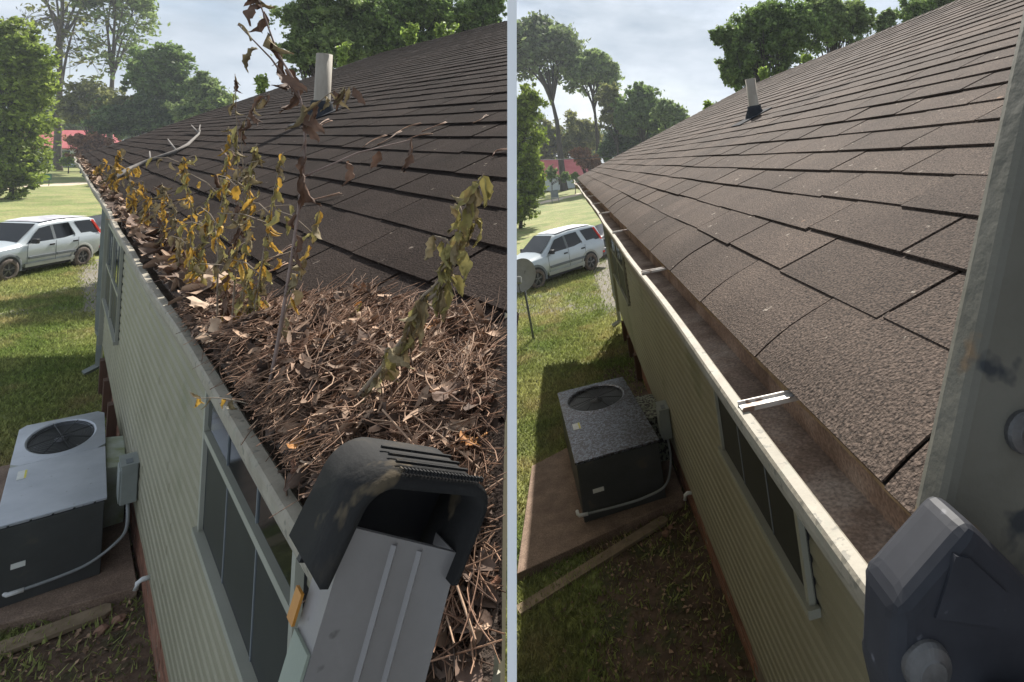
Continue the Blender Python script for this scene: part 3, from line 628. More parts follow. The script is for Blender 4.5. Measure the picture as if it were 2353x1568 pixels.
#==PART3==
# ------------------------------------------------------------------ air-conditioning units, pads and what lies beside the walls
def ac_unit(F, label, x0, y0, x1, y1, z0, z1, yaw, top, duct, xw, patch):
    cx, cy = (x0 + x1) / 2, (y0 + y1) / 2; W_, D_ = x1 - x0, y1 - y0; hgt = z1 - z0
    root = thing('air_conditioner', label, 'air conditioner', F @ T(cx, cy, z0, yaw))
    MB().box((0, 0, hgt / 2 - .012), (W_, D_, hgt - .02)).build('cabinet', 'acdark', root, None, .012)
    # top: two lids; the far lid has the round fan opening
    ym = .02 * D_; t = .028; zt = hgt
    MB().box((0, (-D_ / 2 + ym) / 2, zt), (W_ + .03, ym + D_ / 2 - .006 + .015, t)).build('lid', top, root, None, .006)
    rx, ry = W_ * .395, (D_ / 2 - ym) * .40; cyf = (ym + D_ / 2) / 2; n = 40
    mb = MB(); hx, hy0, hy1 = W_ / 2 + .015, ym + .004, D_ / 2 + .015
    ring = []; outer = []
    for i in range(n):
        q = 2 * math.pi * i / n; c, s_ = math.cos(q), math.sin(q); ring.append((rx * c, cyf + ry * s_))
        k = min(hx / abs(c) if abs(c) > 1e-6 else 9e9, ((hy1 - cyf) if s_ > 0 else (cyf - hy0)) / abs(s_) if abs(s_) > 1e-6 else 9e9)
        outer.append((k * c, cyf + k * s_))
    for lvl in (zt + t / 2,):
        mb.add([(x, y, lvl) for x, y in ring] + [(x, y, lvl) for x, y in outer] + [(x, y, lvl - t) for x, y in outer] + [(x * .97, cyf + (y - cyf) * .97, lvl - .10) for x, y in ring] + [(x * 1.06, cyf + (y - cyf) * 1.06, lvl + .010) for x, y in ring],
               [(4 * n + i, 4 * n + (i + 1) % n, n + (i + 1) % n, n + i) for i in range(n)] + [(i, (i + 1) % n, 4 * n + (i + 1) % n, 4 * n + i) for i in range(n)] + [(n + i, n + (i + 1) % n, 2 * n + (i + 1) % n, 2 * n + i) for i in range(n)] + [(i, 3 * n + i, 3 * n + (i + 1) % n, (i + 1) % n) for i in range(n)])
    fl = mb.build('fan_lid', top, root)
    MB().disc((0, cyf, zt - .085), rx, ry, n).build('fan_well', 'black', root)
    mb = MB(); zg = zt + t / 2 + .004
    for k in range(1, 12):
        f = k / 12 + .04
        mb.tube([(rx * f * math.cos(2 * math.pi * i / 36), cyf + ry * f * math.sin(2 * math.pi * i / 36), zg) for i in range(37)], .0035, 4, caps=False)
    for k in range(4):
        q = k * math.pi / 4 + .3; mb.tube([(-rx * math.cos(q), cyf - ry * math.sin(q), zg + .004), (rx * math.cos(q), cyf + ry * math.sin(q), zg + .004)], .004, 4)
    mb.build('grille', 'black', root)
    mb = MB()
    for k in range(3):
        q = k * 2.1 + .5; c, s_ = math.cos(q), math.sin(q); c2, s2 = math.cos(q + .75), math.sin(q + .75); c3, s3 = math.cos(q + .35), math.sin(q + .35)
        mb.add([(.1 * rx * c, cyf + .1 * ry * s_, zt - .045), (.85 * rx * c, cyf + .85 * ry * s_, zt - .06), (.9 * rx * c3, cyf + .9 * ry * s3, zt - .035), (.8 * rx * c2, cyf + .8 * ry * s2, zt - .02), (.1 * rx * c2, cyf + .1 * ry * s2, zt - .03)], [(0, 1, 2, 3, 4)])
    mb.build('fan_blades', 'fanblade', root)
    MB().tube([(0, cyf, zt - .05), (0, cyf, zt - .005)], [rx * .24, rx * .22], 18).build('fan_hub', 'fanblade', root)
    # stickers and screws
    lb = MB().box((-W_ / 2 + .10 * W_ + .02, -D_ * .085, zt + t / 2 + .002), (.10 * W_, D_ * .085, .002)).build('label', 'label_white', root)
    MB().box((-W_ / 2 + .10 * W_ + .02 + .035 * W_, -D_ * .085, zt + t / 2 + .0035), (.022 * W_, D_ * .08, .0016)).build('label_stripe', 'label_yellow', lb)
    mb = MB().box((-W_ * .29, -D_ / 2 - .003, hgt * .47), (W_ * .13, .006, .045)); mb.build('nameplate', 'label_white', root)
    mb = MB()
    for k in range(5): mb.box((-W_ / 2 + W_ * (k + .5) / 5, -D_ / 2 - .016, zt - .002), (.016, .006, .010))
    mb.build('screws', 'black', root)
    # curved duct cover between the unit and the wall
    dx0, dx1 = x1 - cx + .02, xw - cx - .03; yd0, yd1 = -D_ * .14, D_ * .22
    if dx1 - dx0 < .1: dx0 = dx1 - .1
    mb = MB(); mb.prism([(dx0, 0), (dx1, 0), (dx1, hgt * .86), (dx0, hgt * .90)], yd0, yd1, 1); mb.build('duct_cover', [duct], root, None, .01)
    return root
acA = ac_unit(FA, 'grey metal packaged air conditioner with clean lid beside the left house wall', -.20, 7.35, .47, 9.70, .10, .80, -.03, 'acmetal', 'algae', .68, True)
acB = ac_unit(FB, 'shaded packaged air conditioner with lid strewn with black debris beside the right house wall', -.42, 6.62, .56, 8.72, .10, .78, .10, 'acdirty', 'mossyduct', .90, False)

def pad(F, poly, label):
    mb = MB(); n = len(poly); vs = [(x, y, -.05) for x, y in poly] + [(x + random.uniform(-.008, .008), y, .10) for x, y in poly]
    mb.add(vs, [tuple(range(n, 2 * n))] + [(i, (i + 1) % n, n + (i + 1) % n, n + i) for i in range(n)])
    o = mb.build('concrete_pad', 'concrete', None, F, .012); return tag(o, label, 'concrete pad')
pad(FA, [(-.95, 7.32), (.66, 6.90), (.66, 10.4), (-.95, 10.6)], 'mossy concrete pad under the clean-lidded air conditioner')
pad(FB, [(-1.03, 6.03), (.87, 6.60), (.87, 9.2), (-.98, 8.1)], 'reddish pebbled concrete pad, half in sun, under the debris-strewn air conditioner')

def plank(F, a, b, wd, label):
    a = Vector(a); b = Vector(b); d = (b - a); ln = d.length; mb = MB()
    poly = [(0, -wd / 2), (ln - wd * .22, -wd / 2), (ln, -wd * .28), (ln, wd * .28), (ln - wd * .22, wd / 2), (0, wd / 2)]
    mb.prism(poly, 0, .035, 2); o = mb.build('plank', 'plank', None, F @ T(a.x, a.y, .006, math.atan2(d.y, d.x)), .003); return tag(o, label, 'plank')
plank(FA, (-.9, 6.93, 0), (.49, 6.86, 0), .17, 'weathered board lying before the mossy pad of the left house')
plank(FB, (-1.0, 5.62, 0), (.60, 6.42, 0), .13, 'long weathered board lying before the half-sunlit pad')

def rockmesh(name, F, x, y, r, label):
    bm = bmesh.new(); bmesh.ops.create_icosphere(bm, subdivisions=2, radius=r)
    for v in bm.verts: v.co *= random.uniform(.72, 1.12); v.co.z *= .7
    me = bpy.data.meshes.new(name); bm.to_mesh(me); bm.free(); me.materials.append(M['rock'])
    return tag(link(name, me, None, F @ T(x, y, r * .45, random.random() * 6)), label, 'stone', 'stones by the planks')
rockmesh('stone', FA, .42, 6.62, .055, 'reddish stone nearer the plank end, below the mossy pad')
rockmesh('stone', FA, .53, 6.66, .05, 'reddish stone nearer the brick wall of the left house')
rockmesh('stone', FB, .55, 6.18, .045, 'reddish stone by the plank end at the right house')
rockmesh('stone', FB, .62, 6.27, .035, 'smallest reddish stone, tucked by the right house plank')
rockmesh('stone', FB, -.72, 6.95, .03, 'small pale stone on the pebbled pad')

def elec(F, xw, y, z, ac_corner, side):
    bx = thing('disconnect_box', 'grey electrical disconnect box on the %s house wall' % side, 'electrical box', F @ T(xw - .09, y, z))
    MB().box((0, 0, 0), (.12, .26, .36)).build('case', 'boxgrey', bx, None, .008)
    MB().box((-.066, 0, -.01), (.012, .22, .30)).build('door', 'boxgrey', bx, None, .004)
    MB().box((0, -.05, .188), (.05, .10, .016)).build('hasp', 'cartrim', bx)
    MB().box((0, 0, .186), (.13, .27, .01)).build('rain_lip', 'boxgrey', bx)
    c = Vector(ac_corner); s_ = Vector((xw - .09, y - .08, z - .18))
    mid = [s_, s_ + Vector((-.005, -.08, -.22)), Vector((c.x + (s_.x - c.x) * .88, c.y - .05, c.z + .13)), Vector((c.x + (s_.x - c.x) * .66, c.y - .05, c.z + .04)), Vector((c.x + (s_.x - c.x) * .4, c.y - .045, c.z + .012)), Vector((c.x + .06, c.y - .03, c.z))]
    pts = []
    for i in range(len(mid) - 1):
        p0, p1, p2, p3 = mid[max(i - 1, 0)], mid[i], mid[i + 1], mid[min(i + 2, len(mid) - 1)]
        for k in range(6):
            t = k / 6; pts.append(.5 * ((2 * p1) + (p2 - p0) * t + (2 * p0 - 5 * p1 + 4 * p2 - p3) * t * t + (3 * p1 - p0 - 3 * p2 + p3) * t ** 3))
    pts.append(mid[-1]); cd = thing('conduit', 'grey flexible conduit drooping from the disconnect box of the %s house' % side, 'conduit', F)
    MB().tube(pts, .014, 8).build('hose', 'conduit', cd)
    MB().tube([(c.x + .08, c.y - .035, c.z), (c.x - .02, c.y - .03, c.z), (c.x - .035, c.y - .01, c.z + .01), (c.x - .04, c.y + .03, c.z + .02)], .020, 8).build('elbow', 'pvc', cd)
elec(FA, .68, 7.35, .92, (-.13, 7.38, .2), 'left')
elec(FB, .90, 7.05, .82, (-.34, 6.60, .2), 'right')
def drain(F, xw, y, z, label):
    mb = MB(); mb.tube([(xw + .0, y, z), (xw - .05, y, z + .005), (xw - .075, y, z - .01), (xw - .085, y, z - .06)], .019, 10)
    tag(mb.build('drain_elbow', 'pvc', None, F), label, 'pipe')
drain(FA, .66, 6.1, .62, 'white plastic pipe elbow low on the left house siding')
drain(FB, .88, 6.05, .47, 'white plastic pipe elbow low on the right house siding')

# ------------------------------------------------------------------ cars
def loft(st, closed=True):
    """st: list of (x, [(y, z) half section from sill to roof centre])"""
    mb = MB(); n = len(st[0][1]); vs = []
    for x, sec in st:
        for y, z in sec: vs.append((x, -y, z))
        for y, z in reversed(sec): vs.append((x, y, z))
    m = 2 * n; fs = []
    for i in range(len(st) - 1):
        for j in range(m - 1): fs.append((i * m + j, i * m + j + 1, (i + 1) * m + j + 1, (i + 1) * m + j))
        fs.append((i * m + m - 1, i * m, (i + 1) * m, (i + 1) * m + m - 1))
    fs.append(tuple(range(m))); fs.append(tuple((len(st) - 1) * m + j for j in range(m - 1, -1, -1)))
    mb.add(vs, fs, 0, True); return mb
def wheel(root, x, y, r, wdt, side):
    wh = MB(); n = 32
    prof = [(.62, -.5), (.66, -.52), (.86, -.5), (.97, -.40), (1, -.25), (1, .25), (.97, .40), (.86, .5), (.66, .52), (.62, .5)]
    vs = []; fs = []
    for i in range(n):
        q = 2 * math.pi * i / n
        for (a, b) in prof: vs.append((r * a * math.cos(q), b * wdt, r * a * math.sin(q)))
    k = len(prof)
    for i in range(n):
        for j in range(k): fs.append((i * k + j, i * k + (j + 1) % k, ((i + 1) % n) * k + (j + 1) % k, ((i + 1) % n) * k + j))
    wh.add(vs, fs, 0, True); w_ = wh.build('wheel', 'tyre', root, Matrix.Translation((x, y, r)))
    mb = MB(); f = side * wdt * .30
    vs = [(0, f - side * .02, 0)] + [(r * .64 * math.cos(2 * math.pi * i / n), f, r * .64 * math.sin(2 * math.pi * i / n)) for i in range(n)]
    mb.add(vs, [(0, 1 + i, 1 + (i + 1) % n) for i in range(n)], 0, True); mb.build('rim', 'rim', w_)
    mb = MB()
    for q in range(5):
        for dq in (-.13, .13):
            a = 2 * math.pi * q / 5 + .35 + dq
            mb.box((r * .36 * math.cos(a), f + side * .012, r * .36 * math.sin(a)), (r * .50, .014, r * .065), m=Matrix.Rotation(-a, 3, 'Y'))
    mb.tube([(0, f, 0), (0, f + side * .03, 0)], r * .12, 10); mb.build('spokes', 'spoke', w_)
def suv(F, x, y, yaw, sc_, label):
    """nose towards +x in its own space, left flank at +y"""
    root = thing('parked_suv', label, 'car', F @ T(x, y, 0, yaw) @ Matrix.Diagonal((sc_, sc_, sc_ * 1.08, 1)))
    # stations: x, half width low, belt, roof width, z sill, z belt, z roof
    S = [(2.20, .60, .62, .50, .48, .70, .74), (2.12, .74, .76, .60, .36, .80, .86), (1.95, .80, .84, .66, .32, .88, .95), (1.5, .82, .87, .70, .30, .95, 1.03), (1.0, .83, .88, .72, .30, .98, 1.09),
         (.86, .83, .88, .72, .30, 1.00, 1.14), (.55, .83, .88, .70, .30, 1.02, 1.36), (.28, .83, .88, .67, .30, 1.03, 1.56), (.10, .83, .88, .66, .30, 1.03, 1.63), (-.5, .83, .88, .66, .30, 1.04, 1.675), (-1.2, .83, .88, .66, .30, 1.05, 1.675),
         (-1.75, .83, .88, .65, .32, 1.05, 1.65), (-1.95, .82, .87, .64, .34, 1.05, 1.60), (-2.05, .81, .86, .66, .38, 1.04, 1.40), (-2.13, .80, .85, .74, .42, 1.03, 1.12), (-2.16, .78, .83, .76, .46, .98, 1.03)]
    st = []
    for (xx, a, b, c, zs, zb, zr) in S:
        top = zr - zb
        st.append((xx, [(a * .9, zs), (a, zs + .06), (b, zs + .30 * (zb - zs) + .04), (b + .008, zs + .7 * (zb - zs)), (b - .012, zb - .02), (b - .035, zb + .012), (c + .035, zr - .18 * top - .03), (c, zr - .02), (c * .8, zr + .002), (c * .4, zr + .014)]))
    loft(st).build('body', 'carpaint', root)
    MB().add([(.06, -.60, 1.668), (.06, .60, 1.668), (-1.74, .60, 1.69), (-1.74, -.60, 1.69), (-.6, -.60, 1.712), (-.6, .60, 1.712)], [(0, 1, 5, 4), (4, 5, 2, 3)]).build('roof_panel', 'carroof', root)
    MB().box((0, .0, .30), (2.2, 1.60, .16)).build('underbody', 'black', root)
    # glass: on the flanks (both), windscreen, rear
    def yat(z, fr): return .845 - .012 - (z - 1.05) / (1.58 - 1.05) * .15 + fr
    for sg in (1, -1):
        for poly in ([(.70, 1.07), (.24, 1.48), (-.16, 1.54), (-.20, 1.075)], [(-.30, 1.08), (-.26, 1.55), (-.86, 1.565), (-1.06, 1.09)], [(-1.28, 1.10), (-1.08, 1.57), (-1.72, 1.57), (-1.95, 1.11)]):
            mb = MB(); mb.add([(px, sg * yat(pz, .012), pz) for px, pz in poly], [(0, 1, 2, 3) if sg > 0 else (3, 2, 1, 0)]); mb.build('side_window', 'carglass', root)
        mb = MB(); mb.tube([(-1.00, sg * yat(1.10, .02), 1.10), (-.86, sg * yat(1.55, .02), 1.55)], .012, 4); mb.build('window_bar', 'cartrim', root)
        mb = MB(); mb.add([(px, sg * yat(pz, .016), pz) for px, pz in ((-.20, 1.075), (-.16, 1.54), (-.26, 1.55), (-.30, 1.08))], [(0, 1, 2, 3)]); mb.build('door_pillar', 'cartrim', root)
        # doors: seams, handles, mouldings
        for xs in (.74, -.25, -1.10): MB().box((xs, sg * .889, .70), (.010, .008, .70)).build('door_seam', 'cartrim', root)
        for xs in (-.10, -.98): MB().box((xs, sg * .893, .93), (.17, .03, .05)).build('door_handle', 'black', root, None, .006)
        for (xa, xb) in ((.70, -.22), (-.28, -1.0)): MB().box(((xa + xb) / 2, sg * .895, .60), (xa - xb, .03, .085)).build('side_moulding', 'cartrim', root, None, .008)
        MB().box((-.15, sg * .868, .375), (1.9, .06, .12)).build('rocker_panel', 'carlower', root, None, .01)
        # arches and wheels
        for xs in (1.33, -1.29):
            n = 18; rr = [(.36, .884), (.44, .893), (.46, .875)]; mb = MB(); vs = []
            for i in range(n + 1):
                q = math.pi * (-.10 + 1.2 * i / n)
                for (r_, yy) in rr: vs.append((xs + r_ * math.cos(q), sg * yy, .37 + r_ * math.sin(q)))
            mb.add(vs, [(i * 3 + j, i * 3 + j + 1, (i + 1) * 3 + j + 1, (i + 1) * 3 + j) for i in range(n) for j in range(2)], 0, True); mb.build('wheel_arch', 'cartrim' if xs > 0 else 'carlower', root)
            mb = MB(); vs = [(xs + .37 * math.cos(2 * math.pi * i / 24), sg * .886, .37 + .37 * math.sin(2 * math.pi * i / 24)) for i in range(24)]
            mb.add(vs, [tuple(range(24)) if sg < 0 else tuple(range(23, -1, -1))]); mb.build('wheel_well', 'black', root)
            wheel(root, xs, sg * .82, .335, .20, sg)
        MB().box((.60, sg * .98, 1.12), (.12, .20, .15)).build('mirror', 'black', root, None, .03)
        mb = MB(); mb.add([(-1.74, sg * .705, 1.57), (-1.84, sg * .70, 1.57), (-2.09, sg * .85, 1.07), (-1.99, sg * .855, 1.07)], [(0, 1, 2, 3)]); mb.box((-1.90, sg * .765, 1.34), (.07, .06, .46), m=Matrix.Rotation(R(26), 3, 'Y') @ Matrix.Rotation(sg * R(16), 3, 'X')); mb.build('tail_lamp', 'redlamp', root)
        MB().box((-2.06, sg * .83, .58), (.10, .10, .07)).build('reflector', 'redlamp', root)
        MB().box((2.12, sg * .60, .72), (.18, .30, .15)).build('headlamp', 'headlamp', root, None, .03)
    MB().add([(.88, -.70, 1.10), (.88, .70, 1.10), (.20, .60, 1.60), (.20, -.60, 1.60)], [(0, 1, 2, 3)]).build('windscreen', 'carglass', root, Matrix.Translation((.03, 0, .025)))
    MB().add([(-1.97, -.60, 1.56), (-1.97, .60, 1.56), (-2.14, .70, 1.12), (-2.14, -.70, 1.12)], [(0, 1, 2, 3)]).build('rear_window', 'carglass', root, Matrix.Translation((-.02, 0, .0)))
    MB().box((2.13, 0, .52), (.28, 1.62, .24)).build('front_bumper', 'cartrim', root, None, .05)
    MB().box((-2.16, 0, .56), (.30, 1.70, .26)).build('rear_bumper', 'cartrim', root, None, .05)
    MB().box((1.5, .0, 1.035), (.9, .02, .004)).build('bonnet_crease', 'carlower', root)
    return root
suv(FA, -.66, 25.5, math.atan2(-1.61, -1.45), .86, 'silver compact SUV with red tail lamp parked on the left lawn, nose cut off')
suv(FB, -.88, 21.4, math.atan2(-1.60, -2.05), .93, 'silver compact SUV parked beyond the satellite dish on the right lawn')
def dark_car(F, x, y, yaw, sc_, label):
    root = thing('parked_sedan', label, 'car', F @ T(x, y, 0, yaw) @ Matrix.Scale(sc_, 4))
    S = [(2.2, .6, .62, .5, .4, .6, .66), (2.0, .8, .84, .66, .3, .75, .84), (1.2, .85, .88, .72, .28, .85, .96), (.9, .85, .88, .72, .28, .88, 1.02), (.3, .85, .88, .6, .28, .9, 1.36), (-.5, .85, .88, .6, .28, .92, 1.42), (-1.1, .85, .88, .6, .28, .93, 1.36), (-1.75, .84, .87, .66, .3, .93, 1.06), (-2.1, .8, .84, .68, .36, .9, 1.0), (-2.2, .7, .76, .64, .4, .8, .92)]
    st = [(xx, [(a * .9, zs), (a, zs + .06), (b, zs + .35 * (zb - zs)), (b, zb - .02), (b - .03, zb), (c + .03, zr - .18 * (zr - zb) - .02), (c, zr - .01), (c * .5, zr + .012)]) for (xx, a, b, c, zs, zb, zr) in S]
    loft(st).build('body', 'darkcar', root)
    for sg in (1, -1):
        for poly in ([(.75, .95), (.22, 1.30), (-.35, 1.36), (-.35, .96)], [(-.42, .96), (-.42, 1.36), (-1.05, 1.30), (-1.45, .98)]):
            mb = MB(); mb.add([(px, sg * (.872 - (pz - .94) / .45 * .24), pz) for px, pz in poly], [(0, 1, 2, 3) if sg > 0 else (3, 2, 1, 0)]); mb.build('side_window', 'carglass', root)
        for xs in (1.35, -1.35): wheel(root, xs, sg * .80, .31, .19, sg)
        MB().box((-2.12, sg * .6, .78), (.14, .3, .12)).build('tail_lamp', 'redlamp', root, None, .02)
    MB().add([(-1.12, -.55, 1.35), (-1.12, .55, 1.35), (-1.74, .62, 1.08), (-1.74, -.62, 1.08)], [(0, 1, 2, 3)]).build('rear_window', 'carglass', root, Matrix.Translation((-.01, 0, .015)))
dark_car(FA, 1.2, 29.0, math.atan2(-1.1, -1.2), .9, 'dark sedan mostly hidden behind the left SUV')
dark_car(FB, 1.6, 25.0, math.atan2(-1.1, -1.4), .9, 'dark sedan mostly hidden behind the right SUV')

# satellite dish by the white border strip
ds = thing('satellite_dish', 'grey satellite dish on a thin leaning pole on the right lawn', 'satellite dish', FB @ T(-1.26, 14.2, 0))
MB().tube([(0, 0, -.05), (-.03, 0, .7), (-.06, .02, 1.42)], .028, 8).build('pole', 'cartrim', ds)
dm = T(-.05, -.05, 1.60) @ Matrix.Rotation(R(-12), 4, 'Z') @ Matrix.Rotation(R(62), 4, 'X')
mb = MB(); n = 32; rings = 6; vs = [(0, 0, 0)]
for k in range(1, rings + 1):
    f = k / rings
    for i in range(n): vs.append((.36 * f * math.cos(2 * math.pi * i / n), .42 * f * math.sin(2 * math.pi * i / n), .09 * f * f))
fs = [(0, 1 + i, 1 + (i + 1) % n) for i in range(n)]
for k in range(rings - 1):
    for i in range(n): fs.append((1 + k * n + i, 1 + k * n + (i + 1) % n, 1 + (k + 1) * n + (i + 1) % n, 1 + (k + 1) * n + i))
mb.add(vs, fs, 0, True); mb.build('reflector', 'dish', ds, dm)
MB().tube([(0, -.40, .09), (.05, -.50, .30), (.10, -.34, .58)], .018, 6).build('arm', 'cartrim', ds, dm)
MB().box((.10, -.27, .60), (.13, .16, .12)).build('feed_horn', 'dish', ds, dm, .03)
mb = MB(); mb.tube([(.02 + .16 * math.sin(q) , -.03, .95 + .16 * math.cos(q)) for q in np.linspace(0, 5.5, 18)], .006, 5); mb.build('cable', 'wire', ds)

# garden sign, chair, wire, far house
sg = thing('yard_sign', 'small dark green yard sign on the far left lawn', 'sign', FA @ T(-.75, 67, 0))
MB().box((0, 0, .75), (.75, .04, .5)).build('panel', 'signgreen', sg)
for xx in (-.25, .25): MB().box((xx, 0, .25), (.04, .04, .5)).build('leg', 'wire', sg)
ch = thing('lawn_chair', 'small dark lawn chair on the far right lawn', 'chair', FB @ T(-1.2, 62, 0))
MB().box((0, 0, .5), (.8, .7, .06)).build('seat', 'cartrim', ch)
MB().box((0, .34, .95), (.8, .06, .8)).build('backrest', 'cartrim', ch)
for xx in (-.36, .36):
    for yy in (-.3, .3): MB().box((xx, yy, .24), (.06, .06, .48)).build('leg', 'cartrim', ch)
mb = MB(); a, b = at(1150, 366, 60), at(1470, 350, 70)
mb.tube([a.lerp(b, t) - Vector((0, 0, 1.0 * 4 * t * (1 - t) * .4)) for t in np.linspace(0, 1, 14)], .035, 5)
tag(mb.build('utility_wire', 'wire'), 'thin utility wire strung before the far right trees', 'wire')
def far_house(p, sc_, yaw, label):
    z = float(gz(np.array(p.x), np.array(p.y))); root = thing('far_house', label, 'house', Matrix.Translation((p.x, p.y, z)) @ Matrix.Rotation(yaw, 4, 'Z') @ Matrix.Scale(sc_, 4))
    MB().prism([(-3, 0), (3, 0), (3, 2.7), (0, 4.7), (-3, 2.7)], -5, 5, 0).build('wall', 'whitewall', root)
    rf = MB()
    for sg_ in (-1, 1): rf.add([(-5.4, sg_ * 3.5, 2.45), (5.4, sg_ * 3.5, 2.45), (5.4, 0, 4.85), (-5.4, 0, 4.85), (-5.4, sg_ * 3.5, 2.3), (5.4, sg_ * 3.5, 2.3), (5.4, 0, 4.7), (-5.4, 0, 4.7)], [(0, 1, 2, 3), (7, 6, 5, 4), (0, 4, 5, 1), (1, 5, 6, 2), (3, 7, 4, 0)])
    rf.build('roof', 'redroof', root)
    for xx in (-3, 0.2, 3.2):
        wn = MB().box((xx, -3.03, 1.5), (1.1, .06, 1.2)).build('window', 'glass', root); MB().box((xx, -3.07, .88), (1.3, .06, .08)).build('sill', 'whitewall', wn)
    MB().box((-5.03, 0, 1.6), (.06, 1.0, 1.2)).build('window', 'glass', root)
    for xx in (-1.8, 1.8): MB().box((xx, -3.3, 1.2), (.14, .14, 2.4)).build('porch_post', 'whitewall', root)
far_house(at(150, 345, 76), 1.0, R(40), 'white house with red metal roof beyond the left lawn')
far_house(at(1282, 400, 92), 1.0, R(18), 'white house with red metal roof beyond the right lawn')
#==PART4==
# ------------------------------------------------------------------ trees
def leaf_quads(C, size):
    k = len(C); n = RNG.normal(0, 1, (k, 3)); n[:, 2] += .5; n /= np.linalg.norm(n, axis=1)[:, None]
    a = np.cross(n, RNG.normal(0, 1, (k, 3))); a /= np.linalg.norm(a, axis=1)[:, None] + 1e-9; b = np.cross(n, a)
    s = size * RNG.uniform(.6, 1.4, k)[:, None]; a = a * s; b = b * s * .55
    return np.stack([C - a, C + b * .9 - a * .1, C + a, C - b * .9 - a * .1], 1).reshape(-1, 3)
def clumps(c, r, nc, nl, spread=.2, lo=.45, zmin=-1.0):
    nc = int(nc * 1.7); nl = nl * .8
    d = RNG.normal(0, 1, (nc * 3, 3)); d /= np.linalg.norm(d, axis=1)[:, None]; d = d[d[:, 2] > zmin][:nc]
    rad = RNG.uniform(lo ** 2, 1, len(d)) ** .5; lum = 1 + .20 * np.sin(d[:, 0] * 5 + d[:, 2] * 4 + c[0]) + RNG.normal(0, .11, len(d))
    out_ = RNG.random(len(d)) < .10; lum = np.where(out_, lum + RNG.uniform(.08, .26, len(d)), lum)
    cc = np.array(c) + d * (rad * lum)[:, None] * np.array(r)
    per = RNG.poisson(np.where(out_, nl * .35, nl * RNG.uniform(.4, 1.5, len(cc)))); idx = np.repeat(np.arange(len(cc)), per)
    sg_ = .62 * spread * np.mean(r) * RNG.uniform(.5, 1.4, len(cc))[idx]
    return cc[idx] + RNG.normal(0, 1, (len(idx), 3)) * sg_[:, None] * np.array([1, 1, .7]), cc
def trunk_mb(base, top, r0, r1, limbs, n=8):
    mb = MB(); base = Vector(base); top = Vector(top); pts = []
    for i in range(9):
        t = i / 8; pts.append(base.lerp(top, t) + Vector((math.sin(t * 5 + base.x) * .01, 0, 0)) * (top - base).length)
    rad = [r0 * 1.35] + [r0 + (r1 - r0) * t / 8 for t in range(1, 9)]
    mb.tube(pts, rad, n)
    for tip in limbs:
        tip = Vector(tip); k = random.uniform(.45, .95); s_ = base.lerp(top, k); ln = (tip - s_).length
        m = s_.lerp(tip, .45) + Vector((0, 0, -.05 * ln)) + Vector((random.gauss(0, .05), random.gauss(0, .05), 0)) * ln
        q = [(s_ * (1 - t) ** 2 + m * 2 * t * (1 - t) + tip * t * t) for t in (0, .2, .4, .6, .8, 1)]
        rr = max(.012 * ln, r1 * .5); mb.tube(q, [rr * (1 - .85 * t) for t in (0, .2, .4, .6, .8, 1)], 5)
    return mb
def tree(label, name, ells, depth, leaf, mat_, base_px, nc=60, nl=60, lo=.45, spread=.2, cat='tree', group=None, trunk='trunkdark', tr=None, limbs=14):
    """ells: (bearing x, bearing y, rx, ry) of the crown masses seen at that distance"""
    k = depth / FPX; V = []; tips = []
    for e in ells:
        cx, cy, rx, ry = e[:4]; dd = depth + (e[4] if len(e) > 4 else 0)
        c = at(cx, cy, dd); P, cc = clumps(c, (rx * k, rx * k * .9, ry * k), max(6, int(nc * e[5]) if len(e) > 5 else nc), nl, spread, lo)
        V.append(leaf_quads(P, leaf * .8)); tips += [cc[i] for i in RNG.choice(len(cc), min(limbs, len(cc)), replace=False)]
    V = np.concatenate(V); b = at(*base_px, depth); b.z = float(gz(np.array(b.x), np.array(b.y))) - .05
    root = thing(name, label, cat, Matrix.Translation(b), group)
    V = V - np.array(b); me = mesh_np('crown', V, np.arange(len(V)).reshape(-1, 4), mat_); link('crown', me, root)
    c0 = at(ells[0][0], ells[0][1], depth) - b; h = max(.5, c0.z)
    r0 = tr if tr else max(.06, h * .02)
    tips = [Vector(t) - b for t in tips]
    trunk_mb((0, 0, 0), c0, r0, r0 * .45, tips).build('trunk', trunk, root)
    return root
